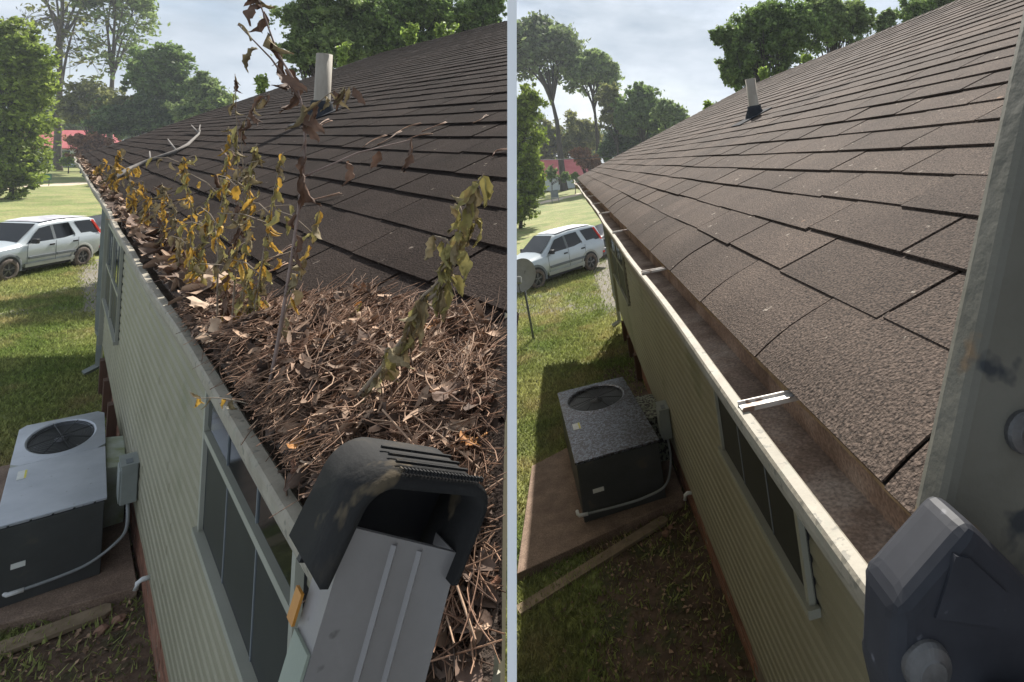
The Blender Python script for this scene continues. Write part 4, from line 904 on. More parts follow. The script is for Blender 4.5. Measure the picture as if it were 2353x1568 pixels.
def open_tree(label, depth, base_px, path, crown, leaf, mat_, r0, ntip, nl, trunk, top_only=True, group=None):
    """tall tree with its limbs showing: path = trunk bearings, crown = (cx, cy, rx, ry)"""
    k = depth / FPX; b = at(*base_px, depth); b.z = float(gz(np.array(b.x), np.array(b.y))) - .1
    root = thing('tall_tree', label, 'tree', Matrix.Translation(b), group)
    pts = [Vector((0, 0, 0))] + [at(px, py, depth) - b for px, py in path]
    mb = MB(); n = len(pts); dense = []
    for i in range(n - 1):
        for t in (0, .25, .5, .75): dense.append(pts[i].lerp(pts[i + 1], t))
    dense.append(pts[-1]); m = len(dense)
    mb.tube(dense, [r0 * 1.25] + [r0 * (1 - .8 * i / (m - 1)) for i in range(1, m)], 9)
    C = at(crown[0], crown[1], depth) - b; rad = Vector((crown[2] * k, crown[2] * k, crown[3] * k)); leaves = []
    fork = [p for p in dense if p.z > C.z - rad.z * 1.25] or dense[-3:]
    K = 9; mains = []
    for i in range(K):
        q = 2 * math.pi * (i + random.random() * .6) / K; el = random.uniform(.1, 1.0)
        tp = C + Vector((rad.x * .62 * math.cos(q) * math.cos(el), rad.y * .62 * math.sin(q) * math.cos(el), rad.z * .55 * math.sin(el)))
        s_ = random.choice(fork[:max(1, int(len(fork) * .7))]); md = s_.lerp(tp, .5) + Vector((0, 0, .06 * (tp - s_).length)) + Vector((random.gauss(0, .06), random.gauss(0, .06), 0)) * (tp - s_).length
        qs = [s_ * (1 - t) ** 2 + md * 2 * t * (1 - t) + tp * t * t for t in np.linspace(0, 1, 7)]
        mb.tube(qs, [r0 * .42 * (1 - .7 * t) for t in np.linspace(0, 1, 7)], 5); mains += qs[2:]
    tips = []
    for i in range(ntip):
        d = Vector((random.gauss(0, 1), random.gauss(0, 1), random.gauss(.35, 1))).normalized()
        if top_only and d.z < -.35: d.z = -d.z
        tp = C + Vector((d.x * rad.x, d.y * rad.y, d.z * rad.z)) * random.uniform(.78, 1.05)
        s_ = min(random.sample(mains, min(14, len(mains))), key=lambda p: (p - tp).length); ln = (tp - s_).length
        md = s_.lerp(tp, .5) + Vector((random.gauss(0, .1), random.gauss(0, .1), random.gauss(0, .06))) * ln
        qs = [s_ * (1 - t) ** 2 + md * 2 * t * (1 - t) + tp * t * t for t in np.linspace(0, 1, 6)]
        mb.tube(qs, [r0 * .13 * (1 - .75 * t) for t in np.linspace(0, 1, 6)], 4)
        for q_ in range(3):
            e_ = qs[3] + Vector((random.gauss(0, 1), random.gauss(0, 1), random.gauss(.3, .8))) * ln * .22
            mb.tube([qs[3], qs[3].lerp(e_, .5) + Vector((0, 0, .02 * ln)), e_], [r0 * .06, r0 * .045, r0 * .02], 3); tips.append((e_, .5))
        tips.append((tp, 1))
    for p_, w_ in tips:
        up = max(0, (p_.z - C.z) / rad.z); nn = RNG.poisson(nl * w_ * (.25 + .95 * up))
        if nn: leaves.append(np.array(p_) + RNG.normal(0, 1, (nn, 3)) * np.array([1, 1, .6]) * rad.x * .085)
    mb.build('trunk', trunk, root)
    V = leaf_quads(np.concatenate(leaves), leaf); me = mesh_np('crown', V, np.arange(len(V)).reshape(-1, 4), mat_); link('crown', me, root)
    return root

GA, GB = 'trees beyond the left house', 'trees beyond the right house'
# left picture
tree('big yellow-green leafy tree at the left edge, hanging over the lawn', 'broadleaf_tree', [(38, 250, 62, 130), (55, 150, 52, 80), (30, 390, 55, 70), (75, 205, 36, 60), (20, 110, 45, 60)], 36, .17, 'leaf_bright', (25, 470), 80, 75, .35, .17, group=GA)
open_tree('tall half-bare tree with pale trunk before the white house, left', 66, (132, 391), [(132, 330), (136, 230), (138, 120), (143, 20), (140, -60)], (140, 20, 105, 190), .30, 'leaf_olive', .42, 85, 26, 'trunk', False, GA)
open_tree('tall slim tree with leafy top right of the pale-trunked tree', 70, (252, 330), [(252, 270), (258, 180), (262, 80), (265, 0)], (272, 60, 72, 130), .30, 'leaf_haze', .34, 90, 42, 'trunk', False, GA)
tree('tall bushy green tree with dark top above the left roof slope', 'broadleaf_tree', [(400, 205, 52, 75), (392, 150, 38, 45), (440, 225, 45, 50), (345, 180, 40, 70)], 62, .30, 'leaf_mid', (420, 330), 75, 70, .35, .17, group=GA)
tree('light green bushy tree leaning over the left roof corner', 'broadleaf_tree', [(490, 235, 40, 45), (470, 200, 26, 30), (455, 260, 50, 40)], 58, .28, 'leaf_haze', (480, 320), 60, 60, .3, .17, group=GA)
tree('dark hedge-like tree behind the left house corner', 'broadleaf_tree', [(330, 270, 60, 45), (280, 280, 45, 40), (390, 285, 50, 30)], 60, .26, 'leaf_dark', (330, 330), 60, 70, .3, .2, group=GA)
tree('olive spreading tree between the two tall trees, left', 'broadleaf_tree', [(205, 225, 50, 42), (170, 255, 34, 34), (235, 255, 40, 38), (300, 240, 38, 16, -3)], 64, .28, 'leaf_olive', (205, 340), 55, 55, .3, .2, group=GA)
tree('dark green tree behind the white house, left', 'broadleaf_tree', [(110, 255, 45, 40), (175, 300, 60, 35), (90, 290, 40, 30)], 84, .34, 'leaf_dark', (130, 350), 60, 60, .3, .2, group=GA)
tree('russet ornamental tree at the left house corner', 'small_tree', [(205, 345, 34, 26), (225, 325, 26, 18), (180, 322, 26, 12), (240, 345, 24, 16)], 58, .18, 'leaf_red', (205, 390), 40, 40, .3, .22, group=GA)
tree('round light green shrub in front of the white house, left', 'shrub', [(157, 368, 16, 13)], 62, .14, 'leaf_lime', (157, 384), 30, 60, .3, .22, cat='shrub')
tree('dark shrub beside the white house wall, left', 'shrub', [(112, 355, 18, 22), (190, 370, 16, 18)], 66, .16, 'leaf_mid', (112, 388), 30, 60, .3, .22, cat='shrub')
tree('tall leafy tree behind the left roof near the vent pipe', 'broadleaf_tree', [(740, 60, 75, 70), (700, 120, 45, 50), (800, 110, 70, 70), (690, 40, 40, 30), (770, 0, 80, 40)], 24, .105, 'leaf_haze', (740, 330), 85, 95, .2, .17, group=GA, tr=.22)
tree('tall dense tree behind the middle of the left ridge', 'broadleaf_tree', [(900, 60, 85, 75), (960, 20, 70, 50), (850, 20, 60, 40), (930, 110, 70, 40)], 25, .105, 'leaf_mid', (905, 330), 90, 95, .2, .17, group=GA, tr=.22)
tree('tall dense tree behind the left ridge beside the white border strip', 'broadleaf_tree', [(1060, 40, 75, 55), (1120, 10, 45, 40), (1020, 80, 50, 35), (1110, 55, 38, 30)], 26, .11, 'leaf_mid', (1060, 330), 80, 90, .2, .17, group=GA, tr=.22)
# right picture
tree('big yellow-green leafy tree at the left edge of the right yard', 'broadleaf_tree', [(1200, 330, 44, 100), (1212, 250, 32, 55), (1205, 430, 42, 60), (1225, 400, 26, 40), (1190, 480, 30, 40)], 40, .17, 'leaf_bright', (1196, 528), 75, 75, .35, .17, group=GB)
open_tree('tallest tree with umbrella crown and dark limbs, right', 84, (1297, 436), [(1287, 350), (1280, 280), (1266, 220), (1252, 150)], (1240, 150, 98, 98), .38, 'leaf_pine', .52, 190, 62, 'trunkdark', True, GB)
open_tree('second umbrella-crowned tree just right of the tallest, right', 82, (1380, 372), [(1372, 310), (1366, 250), (1358, 190)], (1360, 190, 60, 70), .34, 'leaf_haze', .36, 130, 52, 'trunkdark', True, GB)
tree('bushy green tree with round top above the right roof slope', 'broadleaf_tree', [(1480, 250, 42, 50), (1470, 215, 26, 22), (1510, 270, 40, 42), (1440, 265, 34, 44)], 72, .30, 'leaf_mid', (1480, 370), 75, 75, .35, .17, group=GB)
tree('lighter green tree leaning over the right roof slope', 'broadleaf_tree', [(1545, 270, 30, 32), (1525, 255, 24, 24), (1560, 285, 28, 22)], 66, .26, 'leaf_haze', (1540, 360), 50, 60, .3, .17, group=GB)
tree('olive tree under the second umbrella crown, right', 'broadleaf_tree', [(1420, 265, 38, 45), (1400, 225, 26, 30)], 74, .28, 'leaf_olive', (1418, 370), 60, 60, .3, .18, group=GB)
tree('dark olive tree behind the tallest trunk, right', 'broadleaf_tree', [(1330, 300, 42, 36), (1310, 335, 36, 26), (1350, 320, 34, 30), (1255, 310, 34, 40), (1240, 350, 30, 26)], 96, .36, 'leaf_olive', (1330, 385), 55, 60, .3, .2, group=GB)
tree('dark hedge-like tree behind the right house corner', 'broadleaf_tree', [(1430, 325, 40, 32), (1475, 310, 36, 30), (1400, 345, 28, 20)], 76, .28, 'leaf_dark', (1430, 380), 55, 70, .3, .2, group=GB)
tree('russet ornamental tree at the right house corner', 'small_tree', [(1345, 365, 30, 18), (1325, 352, 18, 10), (1365, 380, 18, 14)], 70, .2, 'leaf_red', (1345, 400), 40, 45, .3, .22, group=GB)
tree('light shrub at the foot of the tallest trunk, right', 'shrub', [(1322, 408, 12, 12)], 72, .14, 'leaf_lime', (1322, 420), 26, 60, .3, .22, cat='shrub')
tree('dark shrub before the red-roofed house, right', 'shrub', [(1268, 398, 14, 16), (1300, 405, 12, 12)], 76, .16, 'leaf_mid', (1268, 418), 26, 60, .3, .22, cat='shrub')
tree('large leafy tree behind the right roof near the vent pipe', 'broadleaf_tree', [(1760, 110, 72, 85), (1700, 95, 45, 50), (1690, 160, 40, 45), (1830, 70, 75, 65), (1760, 40, 60, 35), (1655, 85, 20, 16)], 27, .115, 'leaf_mid', (1760, 370), 85, 95, .25, .16, group=GB, tr=.22)
tree('tall leafy tree behind the middle of the right ridge', 'broadleaf_tree', [(1920, 60, 65, 60), (1880, 25, 50, 35), (1960, 40, 36, 40)], 28, .115, 'leaf_haze', (1915, 360), 80, 90, .25, .16, group=GB, tr=.2)
tree('small airy tree behind the right ridge before a sky gap', 'broadleaf_tree', [(2030, 70, 28, 30), (2040, 40, 18, 16)], 28, .11, 'leaf_haze', (2030, 360), 40, 60, .2, .2, group=GB, tr=.14)
tree('dark leafy tree behind the top of the right ridge', 'broadleaf_tree', [(2110, 25, 50, 28), (2170, 0, 50, 20)], 29, .115, 'leaf_mid', (2110, 360), 60, 80, .2, .18, group=GB, tr=.2)
def frond(px, py, depth, hgt, label):
    b = at(px, py, depth); root = thing('sapling', label, 'plant', Matrix.Translation(b), 'saplings peeking over the ridges'); k = depth / FPX
    tops = [Vector((random.gauss(0, .35), 0, 1)).normalized() * hgt * k * random.uniform(.6, 1) for _ in range(3)]
    mb = MB(); V = []
    for t_ in tops:
        mb.tube([(0, 0, -1.2), (0, 0, 0), t_ * .5, t_], [.02, .016, .012, .006], 5)
        for i in range(26):
            f = i / 26; p_ = t_ * f; V.append(np.array(p_) + RNG.normal(0, .05, (5, 3)))
    mb.build('stem', 'leaf_lime', root); q = leaf_quads(np.concatenate(V), .085)
    link('leaves', mesh_np('leaves', q, np.arange(len(q)).reshape(-1, 4), 'leaf_lime'), root)
for (px, py, hg, lb) in ((785, 150, 55, 'bright lime sapling just right of the left vent pipe'), (945, 110, 60, 'bright lime sapling poking over the middle of the left ridge'), (1010, 95, 60, 'bright lime sapling poking over the left ridge nearer the white border strip'), (600, 215, 45, 'pale lime sapling over the far end of the left roof')):
    frond(px, py, 21, hg, lb)
for (px, py, hg, lb) in ((1755, 185, 30, 'bright lime sapling right of the right vent pipe'), (1622, 262, 40, 'pale lime sapling over the far slope of the right roof'), (1850, 150, 30, 'bright lime sapling over the right ridge below the large tree')):
    frond(px, py, 22, hg, lb)
# far wood that reads as one mass
Pn = []
for px in np.arange(-60, 620, 26): Pn.append(clumps(at(px, 318 - 45 * abs(math.sin(px * .021)) * .4, 125), (3.6, 3, 5.5), 14, 40, .3, .2)[0])
for px in np.arange(1150, 1640, 22): Pn.append(clumps(at(px, 345 - 30 * abs(math.sin(px * .03)) * .4, 140), (3.4, 3, 5), 14, 40, .3, .2)[0])
V = leaf_quads(np.concatenate(Pn), .5); o = link('far_wood', mesh_np('far_wood', V, np.arange(len(V)).reshape(-1, 4), 'leaf_dark'), kind='stuff')
tag(o, 'dark far wood closing the view behind both lawns', 'wood')
#==PART5==
# ------------------------------------------------------------------ leaf litter in the left gutter
bnd = [RA.hit(*p) for p in ((470, 640), (545, 730), (600, 740), (650, 722), (720, 715), (790, 700), (880, 715), (980, 745), (1080, 775), (1168, 800))]
bs = np.array([b[0] for b in bnd]); bw = np.array([b[1] for b in bnd]); od = np.argsort(bs); bs, bw = bs[od], bw[od]
def wmax(s): return np.where(s > bs[-1], np.maximum(.02, bw[-1] * np.exp(-(s - bs[-1]) * 2.2)), np.interp(s, bs, bw))
def bumps(s, wv): return .010 * np.sin(s * 17 + wv * 9) + .008 * np.sin(s * 31 - wv * 23) + .006 * np.sin(s * 53 + wv * 41)
def LS(s, wv, lift=0):
    """surface of the litter: s along the gutter, wv up the slope (negative = over the trough)"""
    s = np.asarray(s, float); wv = np.asarray(wv, float); wm = wmax(s)
    near = np.clip(1.4 - s * .25, .25, 1)
    h = .045 * near * smooth(0, .16, wm - wv) + bumps(s, wv) * .55 * near + lift + .012
    x1 = RA.xe + wv * RA.c - h * RA.sn; z1 = RA.ze + wv * RA.sn + h * RA.c
    t = np.clip(-wv / .075, 0, 1); xg = RA.xe + wv * 1.0; zg = RA.ze + .040 * near - .010 - .034 * near * t + bumps(s, wv) * .4 + lift
    g_ = wv < 0; q = smooth(-.03, .03, wv)
    return np.stack([np.where(g_, xg, x1), s, z1 * q + zg * (1 - q)], -1)
def sstart(wv): return 0.50 + np.maximum(wv, -.08) * 1.42 + .045
# soil under it
sv = np.concatenate([np.arange(.30, 2.4, .03), np.arange(2.4, 18.9, .15)]); tv = np.linspace(0, 1, 26)
Sg = []; fs = []
for s_ in sv:
    wv = -.056 + tv * (float(wmax(s_)) + .056); st = np.maximum(s_, np.array([scut(FA, RA.xe + max(w_, -.07) * RA.c, RA.ze + max(w_, 0) * RA.sn) for w_ in wv]) + .012) if s_ < 2.4 else np.full(26, s_)
    Sg.append(LS(st, wv, -.010))
Sg = np.array(Sg); nS = len(sv); ii = np.arange(nS * 26).reshape(nS, 26)
Fq = np.stack([ii[:-1, :-1], ii[:-1, 1:], ii[1:, 1:], ii[1:, :-1]], -1).reshape(-1, 4)
lit = thing('leaf_litter', 'brown litter of pine needles, dead leaves and catkins heaped in the left gutter', 'leaf litter', FA); lit['kind'] = 'stuff'
link('soil', mesh_np('soil', Sg.reshape(-1, 3), Fq, 'soil', smooth=True), lit, kind='stuff')
def samp(n, smax=2.1, smin=.42):
    out_ = []
    while len(out_) < n:
        s_ = smin * (smax / smin) ** random.random(); wm = float(wmax(s_)); wv = -.056 + (wm + .085) * random.random() ** 1.05
        p_ = LS(s_, wv); 
        if NW.dot(FA @ Vector(p_)) > -.03: continue
        out_.append((s_, wv))
    return out_
def tubes_np(paths, rad, n=3):
    V = []; F_ = []; b_ = 0
    for P_, r_ in zip(paths, rad):
        k = len(P_); t = np.gradient(P_, axis=0); t /= np.linalg.norm(t, axis=1)[:, None] + 1e-9
        a = np.cross(t, [.2, .1, .97]); a /= np.linalg.norm(a, axis=1)[:, None] + 1e-9; b = np.cross(t, a)
        for j in range(n):
            q = 2 * math.pi * j / n; V.append(P_ + (a * math.cos(q) + b * math.sin(q)) * r_)
        g_ = np.arange(k * n).reshape(n, k) + b_
        for j in range(n): F_.append(np.stack([g_[j, :-1], g_[j, 1:], g_[(j + 1) % n, 1:], g_[(j + 1) % n, :-1]], -1))
        b_ += k * n
    return np.concatenate(V), np.concatenate(F_)
def needles(pts, l0, l1, rad, lift, name, mat_, dirpref=None):
    paths = []; rr = []
    for (s_, wv) in pts:
        p_ = LS(s_, wv, random.uniform(0, lift)); an = random.uniform(0, math.pi) if dirpref is None else random.gauss(dirpref, .6)
        ln = random.uniform(l0, l1); cu = random.gauss(0, .9); tz = random.gauss(.02, .16)
        t = np.linspace(-.5, .5, 6); d = np.array([math.cos(an) * RA.c, math.sin(an), math.cos(an) * RA.sn + tz]); e_ = np.array([-math.sin(an), math.cos(an), .25])
        P_ = p_ + d * ln * t[:, None] + e_ * ln * cu * (t ** 2)[:, None] * .6
        if NW.dot(FA @ Vector(P_[0])) > -.006 or NW.dot(FA @ Vector(P_[-1])) > -.006: continue
        if P_[:, 0].min() < .238 and random.random() < .93: continue
        paths.append(P_); rr.append(rad * random.uniform(.7, 1.3))
    V, F_ = tubes_np(paths, rr); link(name, mesh_np(name, V, F_, mat_, smooth=True), lit, kind='stuff')
needles(samp(4800), .05, .16, .00072, .020, 'pine_needles', 'needle')
needles(samp(150, 1.2), .06, .16, .0013, .03, 'grass_straws', 'chip')
def chips(pts, l0, l1, name, mat_, lift, lens=.42):
    V = []; F_ = []; b_ = 0
    for (s_, wv) in pts:
        p_ = Vector(LS(s_, wv, random.uniform(0, lift))); ln = random.uniform(l0, l1) ; wd = ln * random.uniform(.18, lens); rot = Euler((random.gauss(0, .5), random.gauss(-RA.p * (wv > 0), .5), random.uniform(0, 6.3))).to_matrix()
        cu, tw = random.gauss(0, .7), random.gauss(0, 1.2); nn = 5; vv = []
        for i in range(nn):
            t = i / (nn - 1) - .5; hw = wd * (.5 * math.cos(t * 2.6) + .06)
            for sg_ in (-1, 0, 1):
                q = Vector((t * ln, sg_ * hw, cu * ln * t * t + abs(sg_) * hw * .5)); q = Matrix.Rotation(tw * t, 3, 'X') @ q; vv.append(p_ + rot @ q)
        if max(NW.dot(FA @ q) for q in vv) > -.006: continue
        V += vv
        for i in range(nn - 1):
            for j in range(2): F_.append((b_ + i * 3 + j, b_ + i * 3 + j + 1, b_ + i * 3 + j + 4, b_ + i * 3 + j + 3))
        b_ += nn * 3
    link(name, mesh_np(name, np.array([tuple(v) for v in V]), np.array(F_), mat_, smooth=True), lit, kind='stuff')
chips(samp(1200), .016, .043, 'dead_leaves', 'chip', .024)
chips(samp(1500), .020, .055, 'dark_dead_leaves', 'chipdark', .010, .6)
chips([(s_, random.uniform(-.05, .02)) for s_ in [2 * (9) ** random.random() for _ in range(520)]], .03, .10, 'dead_leaves_far', 'chip', .03, .6)
chips([(s_, random.uniform(-.05, .03)) for s_ in [2 * (9) ** random.random() for _ in range(380)]], .03, .10, 'dark_dead_leaves_far', 'chipdark', .03, .6)
paths = []; rr = []
for (s_, wv) in samp(34, 1.8):
    p_ = np.array(LS(s_, wv, .008)); P_ = [p_]; a = random.uniform(0, 6.3)
    for i in range(7): a += random.gauss(0, .7); P_.append(P_[-1] + np.array([math.cos(a) * RA.c, math.sin(a), math.cos(a) * RA.sn]) * .009)
    P_ = np.array(P_)
    if max(NW.dot(FA @ Vector(q)) for q in P_) > -.01: continue
    paths.append(P_); rr.append(random.uniform(.0035, .0055))
V, F_ = tubes_np(paths, rr, 6); link('catkins', mesh_np('catkins', V, F_, 'catkin', smooth=True), lit, kind='stuff')
# needles and bits that dried on the shingles
def roof_straw(px, py, dx, dy, lab):
    y0, w0 = RA.hit(px, py); y1, w1 = RA.hit(px + dx, py + dy); P_ = [RA.pt(y0 + (y1 - y0) * t + .02 * math.sin(t * 5 + px), w0 + (w1 - w0) * t, .016 + .006 * math.sin(t * 3)) for t in np.linspace(0, 1, 6)]
    P2 = [p + Vector((.006 * math.sin(i), .008 * i / 5, .003)) for i, p in enumerate(P_)]
    mb = MB(); mb.tube(P_, .0016 + .0006 * y0 / 2, 4); mb.tube(P2, .0014 + .0005 * y0 / 2, 4)
    tag(mb.build('pine_needle_bundle', 'needle', None, FA), lab, 'pine needle', 'pine needles on the left roof')
NB = ['needle bundle on the left roof right of the tallest weed, lower one', 'needle bundle on the left roof just above the lower bundle', 'needle bundle in the middle of the left roof slope', 'needle bundle on the left roof nearest the white border strip side of the slope', 'pale straight needle lying under the mid-slope bundle', 'needle bundle just below the left vent pipe', 'short needle bundle at the foot of the left vent pipe', 'long needle bundle beside the yellow weeds, upper one', 'short needle bundle beside the yellow weeds, lower one', 'single needle lying left of the round lichen spot', 'short needle at the white border strip, upper slope', 'short needle at the white border strip, lower slope']
for i, q in enumerate(((835, 345, 55, -28), (870, 340, 60, -32), (910, 312, 60, -22), (975, 310, 55, -22), (935, 328, 60, -14), (720, 300, 40, -22), (735, 296, 30, -14), (600, 620, 90, -45), (612, 640, 60, -22), (705, 475, 85, -22), (1090, 290, 40, -18), (1130, 368, 40, -16))):
    roof_straw(*q, NB[i])
tw = thing('fallen_branch', 'bare grey forked branch lying across the left roof', 'branch', FA)
pts = [(258, 425), (300, 398), (345, 378), (405, 357), (435, 340), (460, 315), (463, 305)]
P_ = [RA.pt(*RA.hit(*p), .04) for p in pts]
MB().tube(P_, [.026, .025, .023, .021, .018, .014, .008], 7).build('limb', 'twig', tw)
for (a, b) in (((410, 355), (395, 335)), ((460, 312), (447, 300)), ((460, 313), (468, 301)), ((350, 376), (355, 366))):
    MB().tube([RA.pt(*RA.hit(*a), .04), RA.pt(*RA.hit(*b), .10)], [.012, .006], 6).build('twig', 'twig', tw)

# whole leaves lying in the gutter
def leaf_obj(px, py, size, kind, mat_, label, lift=.02, tilt=(0, 0), curl=4, spin=None):
    y, wv = RA.hit(px, py); p_ = Vector(LS(y, wv, lift)); n = 40; vs = [Vector((0, 0, 0))]
    for rg in (.5, 1):
        for i in range(n):
            q = 2 * math.pi * i / n
            if kind == 'maple': r_ = .50 + .34 * abs(math.cos(2.5 * (q - math.pi / 2))) ** 1.6 + .05 * math.cos(15 * q); r_ *= (.55 if abs(q - 1.5 * math.pi) < .25 else 1)
            else: r_ = 1 / math.sqrt((math.cos(q) / 1.0) ** 2 + (math.sin(q) / .45) ** 2) * (1 + .03 * math.cos(11 * q))
            v = Vector((r_ * rg * math.cos(q), r_ * rg * math.sin(q), 0)) * size
            v.z = curl * v.x * v.x - curl * .5 * v.y * v.y + size * .09 * math.sin(q * 5) * rg + size * .05 * math.sin(q * 11 + 1) * rg ** 2; vs.append(v)
    fs = [(0, 1 + i, 1 + (i + 1) % n) for i in range(n)] + [(1 + i, 1 + n + i, 1 + n + (i + 1) % n, 1 + (i + 1) % n) for i in range(n)]
    mb = MB(); mb.add(vs, fs, 0, True); mb.tube([(0, -.2 * size, 0), (0, -.9 * size, .12 * size), (0, -1.3 * size, .3 * size)], .0016, 4)
    m_ = FA @ Matrix.Translation(p_) @ Euler((tilt[0], tilt[1] - .3, random.uniform(0, 6.3) if spin is None else spin)).to_matrix().to_4x4()
    return tag(mb.build('fallen_leaf', mat_, None, m_, fix=False), label, 'leaf', 'fallen leaves in the left gutter')
leaf_obj(488, 742, .075, 'maple', 'leaf_tan', 'largest pale tan maple leaf lying flat in the gutter', .02, (.2, .25), 3, 2.2)
leaf_obj(520, 665, .06, 'maple', 'leaf_tan', 'curled tan leaf behind the yellow weed stems', .035, (.5, .3), -7, .5)
leaf_obj(505, 822, .05, 'maple', 'leaf_tan', 'crumpled beige leaf against the gutter lip', .015, (.1, -.2), 9, 1.3)
leaf_obj(400, 660, .05, 'maple', 'leaf_brown', 'dark brown curled leaf beside the gutter lip', .03, (.8, .2), 7, 4)
leaf_obj(450, 625, .055, 'oval', 'leaf_brown', 'upright brown leaf among the weed bases', .05, (1.2, .2), 6, 1.1)
leaf_obj(345, 580, .075, 'maple', 'leaf_brown', 'flat brown leaf under the far weeds', .02, (.2, .1), 4, 3)
leaf_obj(315, 545, .08, 'oval', 'leaf_brown', 'rust brown leaf farther along the gutter', .03, (.5, .1), 5, 2)
leaf_obj(300, 520, .08, 'maple', 'leaf_tan', 'pale leaf near the far end of the clogged gutter', .03, (.2, .2), 4, 5)
leaf_obj(655, 925, .040, 'maple', 'leaf_brown', 'large crumpled brown leaf in the needle litter', .03, (.5, .4), 8, 1.2)
leaf_obj(688, 1092, .020, 'oval', 'leaf_orange', 'bright orange leaf beside the ladder cap', .022, (.3, .3), 14, .6)
leaf_obj(716, 1066, .017, 'oval', 'leaf_orange', 'small orange leaf behind the ladder cap', .022, (.5, -.1), 14, 2.4)
leaf_obj(722, 1142, .018, 'oval', 'leaf_tan', 'pinkish leaf tucked against the ladder cap', .018, (.4, .4), 12, 3.5)
leaf_obj(1100, 862, .022, 'oval', 'leaf_tan', 'curled grey-tan leaf in the litter beside the white border strip', .025, (.5, .2), 12, 1)
leaf_obj(1010, 790, .02, 'oval', 'leaf_orange', 'reddish leaf at the upper edge of the litter', .015, (.3, .2), 9, .5)
leaf_obj(865, 795, .026, 'oval', 'leaf_tan', 'upright pale leaf in the middle of the litter', .025, (1.1, .2), 5, 1.4)
leaf_obj(975, 900, .03, 'oval', 'leaf_tan', 'tan leaf amid the needles right of the leaning stalk', .02, (.4, .4), 7, 2.8)
leaf_obj(1085, 1010, .026, 'oval', 'leaf_brown', 'brown leaf amid the needles above the ladder cap', .02, (.4, .2), 7, .2)
leaf_obj(1130, 1110, .020, 'oval', 'leaf_orange', 'orange scrap of leaf right of the ladder cap', .02, (.2, .2), 9, 1.7)

# ------------------------------------------------------------------ weeds growing out of the gutter
def curled_leaf(nm, mat_, seed):
    rr = random.Random(seed); n = 9; vs = []; bend = rr.uniform(-.4, 2.0); tw = rr.uniform(-2.4, 2.4); fold = rr.uniform(.2, 1.9); wd = rr.uniform(.13, .27); crk = rr.uniform(.01, .06)
    p_ = Vector((0, 0, 0)); a = rr.uniform(-.1, .5); yaw = 0; yb = rr.gauss(0, .8)
    for i in range(n):
        t = i / (n - 1); hw = wd * (math.sin(math.pi * min(1, t ** .8 * .95 + .05)) ** .9) * (1 + .18 * math.sin(t * 17 + seed))
        fw = Vector((math.sin(yaw), math.cos(a), -math.sin(a))).normalized(); side = Matrix.Rotation(tw * t, 3, fw) @ Vector((1, 0, 0)); up = side.cross(fw)
        for sg_ in (-1, -.5, 0, .5, 1):
            vs.append(p_ + side * sg_ * hw * math.cos(fold * abs(sg_) * .8) + up * hw * abs(sg_) * math.sin(fold * abs(sg_)) + Vector((rr.gauss(0, crk * .5), rr.gauss(0, crk * .4), rr.gauss(0, crk))))
        p_ = p_ + fw * (1 / (n - 1)); a += bend / (n - 1) + rr.gauss(0, .12); yaw += yb / (n - 1)
    fs = [(i * 5 + j, i * 5 + j + 1, (i + 1) * 5 + j + 1, (i + 1) * 5 + j) for i in range(n - 1) for j in range(4)]
    me = bpy.data.meshes.new(nm); me.from_pydata([tuple(v) for v in vs], [], fs); me.materials.append(M[mat_]); me.polygons.foreach_set('use_smooth', [True] * len(fs)); return me
LM = {m_: [curled_leaf('leaf', m_, len(m_) * 17 + i * 13) for i in range(12)] for m_ in ('leaf_yellow', 'leaf_green', 'leaf_drab', 'leaf_brown', 'leaf_orange')}
def weed(path, depth, nleaf, mats, lsize, label, r0=.0028, t0=.12, branches=0, droop=.9, stem='stem'):
    pts0 = [at(px, py, depth + dz) for px, py, dz in [(p + (0,))[:3] for p in path]]
    b = pts0[0]; root = thing('weed', label, 'weed', Matrix.Translation(b), 'weeds in the left gutter'); pts = [p - b for p in pts0]
    den = []
    for i in range(len(pts) - 1):
        q0, q1, q2, q3 = pts[max(i - 1, 0)], pts[i], pts[i + 1], pts[min(i + 2, len(pts) - 1)]
        for k in range(5):
            t = k / 5; den.append(.5 * ((2 * q1) + (q2 - q0) * t + (2 * q0 - 5 * q1 + 4 * q2 - q3) * t * t + (3 * q1 - q0 - 3 * q2 + q3) * t ** 3))
    den.append(pts[-1]); m_ = len(den)
    MB().tube(den, [r0 * (1 - .72 * i / (m_ - 1)) for i in range(m_)], 6).build('stem', stem, root)
    tot = (den[-1] - den[0]).length
    spots = []
    for i in range(nleaf):
        t = t0 + (1 - t0) * (i + random.uniform(.1, .9)) / nleaf; j = min(m_ - 2, int(t * (m_ - 1))); f = t * (m_ - 1) - j
        spots.append((den[j].lerp(den[j + 1], f), t))
    for q in range(branches):
        t = random.uniform(.25, .9); s_ = den[int(t * (m_ - 1))]; an = random.uniform(0, 6.3); e_ = s_ + Vector((math.cos(an), math.sin(an) * .6, random.uniform(.2, .9))).normalized() * tot * random.uniform(.12, .25)
        MB().tube([s_, s_.lerp(e_, .5) + Vector((0, 0, .01)), e_], [r0 * .6, r0 * .45, r0 * .25], 5).build('side_stem', stem, root)
        for k in range(3): spots.append((s_.lerp(e_, .4 + .3 * k), t))
    for (p_, t) in spots:
        mm = random.choice(mats); me_ = random.choice(LM[mm]); s_ = lsize * random.uniform(.65, 1.3) * (1 - .25 * t)
        e = Euler((random.gauss(-droop, .35), random.gauss(0, .3), random.uniform(0, 6.3)), 'XYZ')
        link('leaf', me_, root, Matrix.Translation(p_) @ Matrix.Rotation(e.z, 4, 'Z') @ Matrix.Rotation(e.x, 4, 'X') @ Matrix.Rotation(e.y, 4, 'Y') @ Matrix.Scale(s_, 4))
    return root
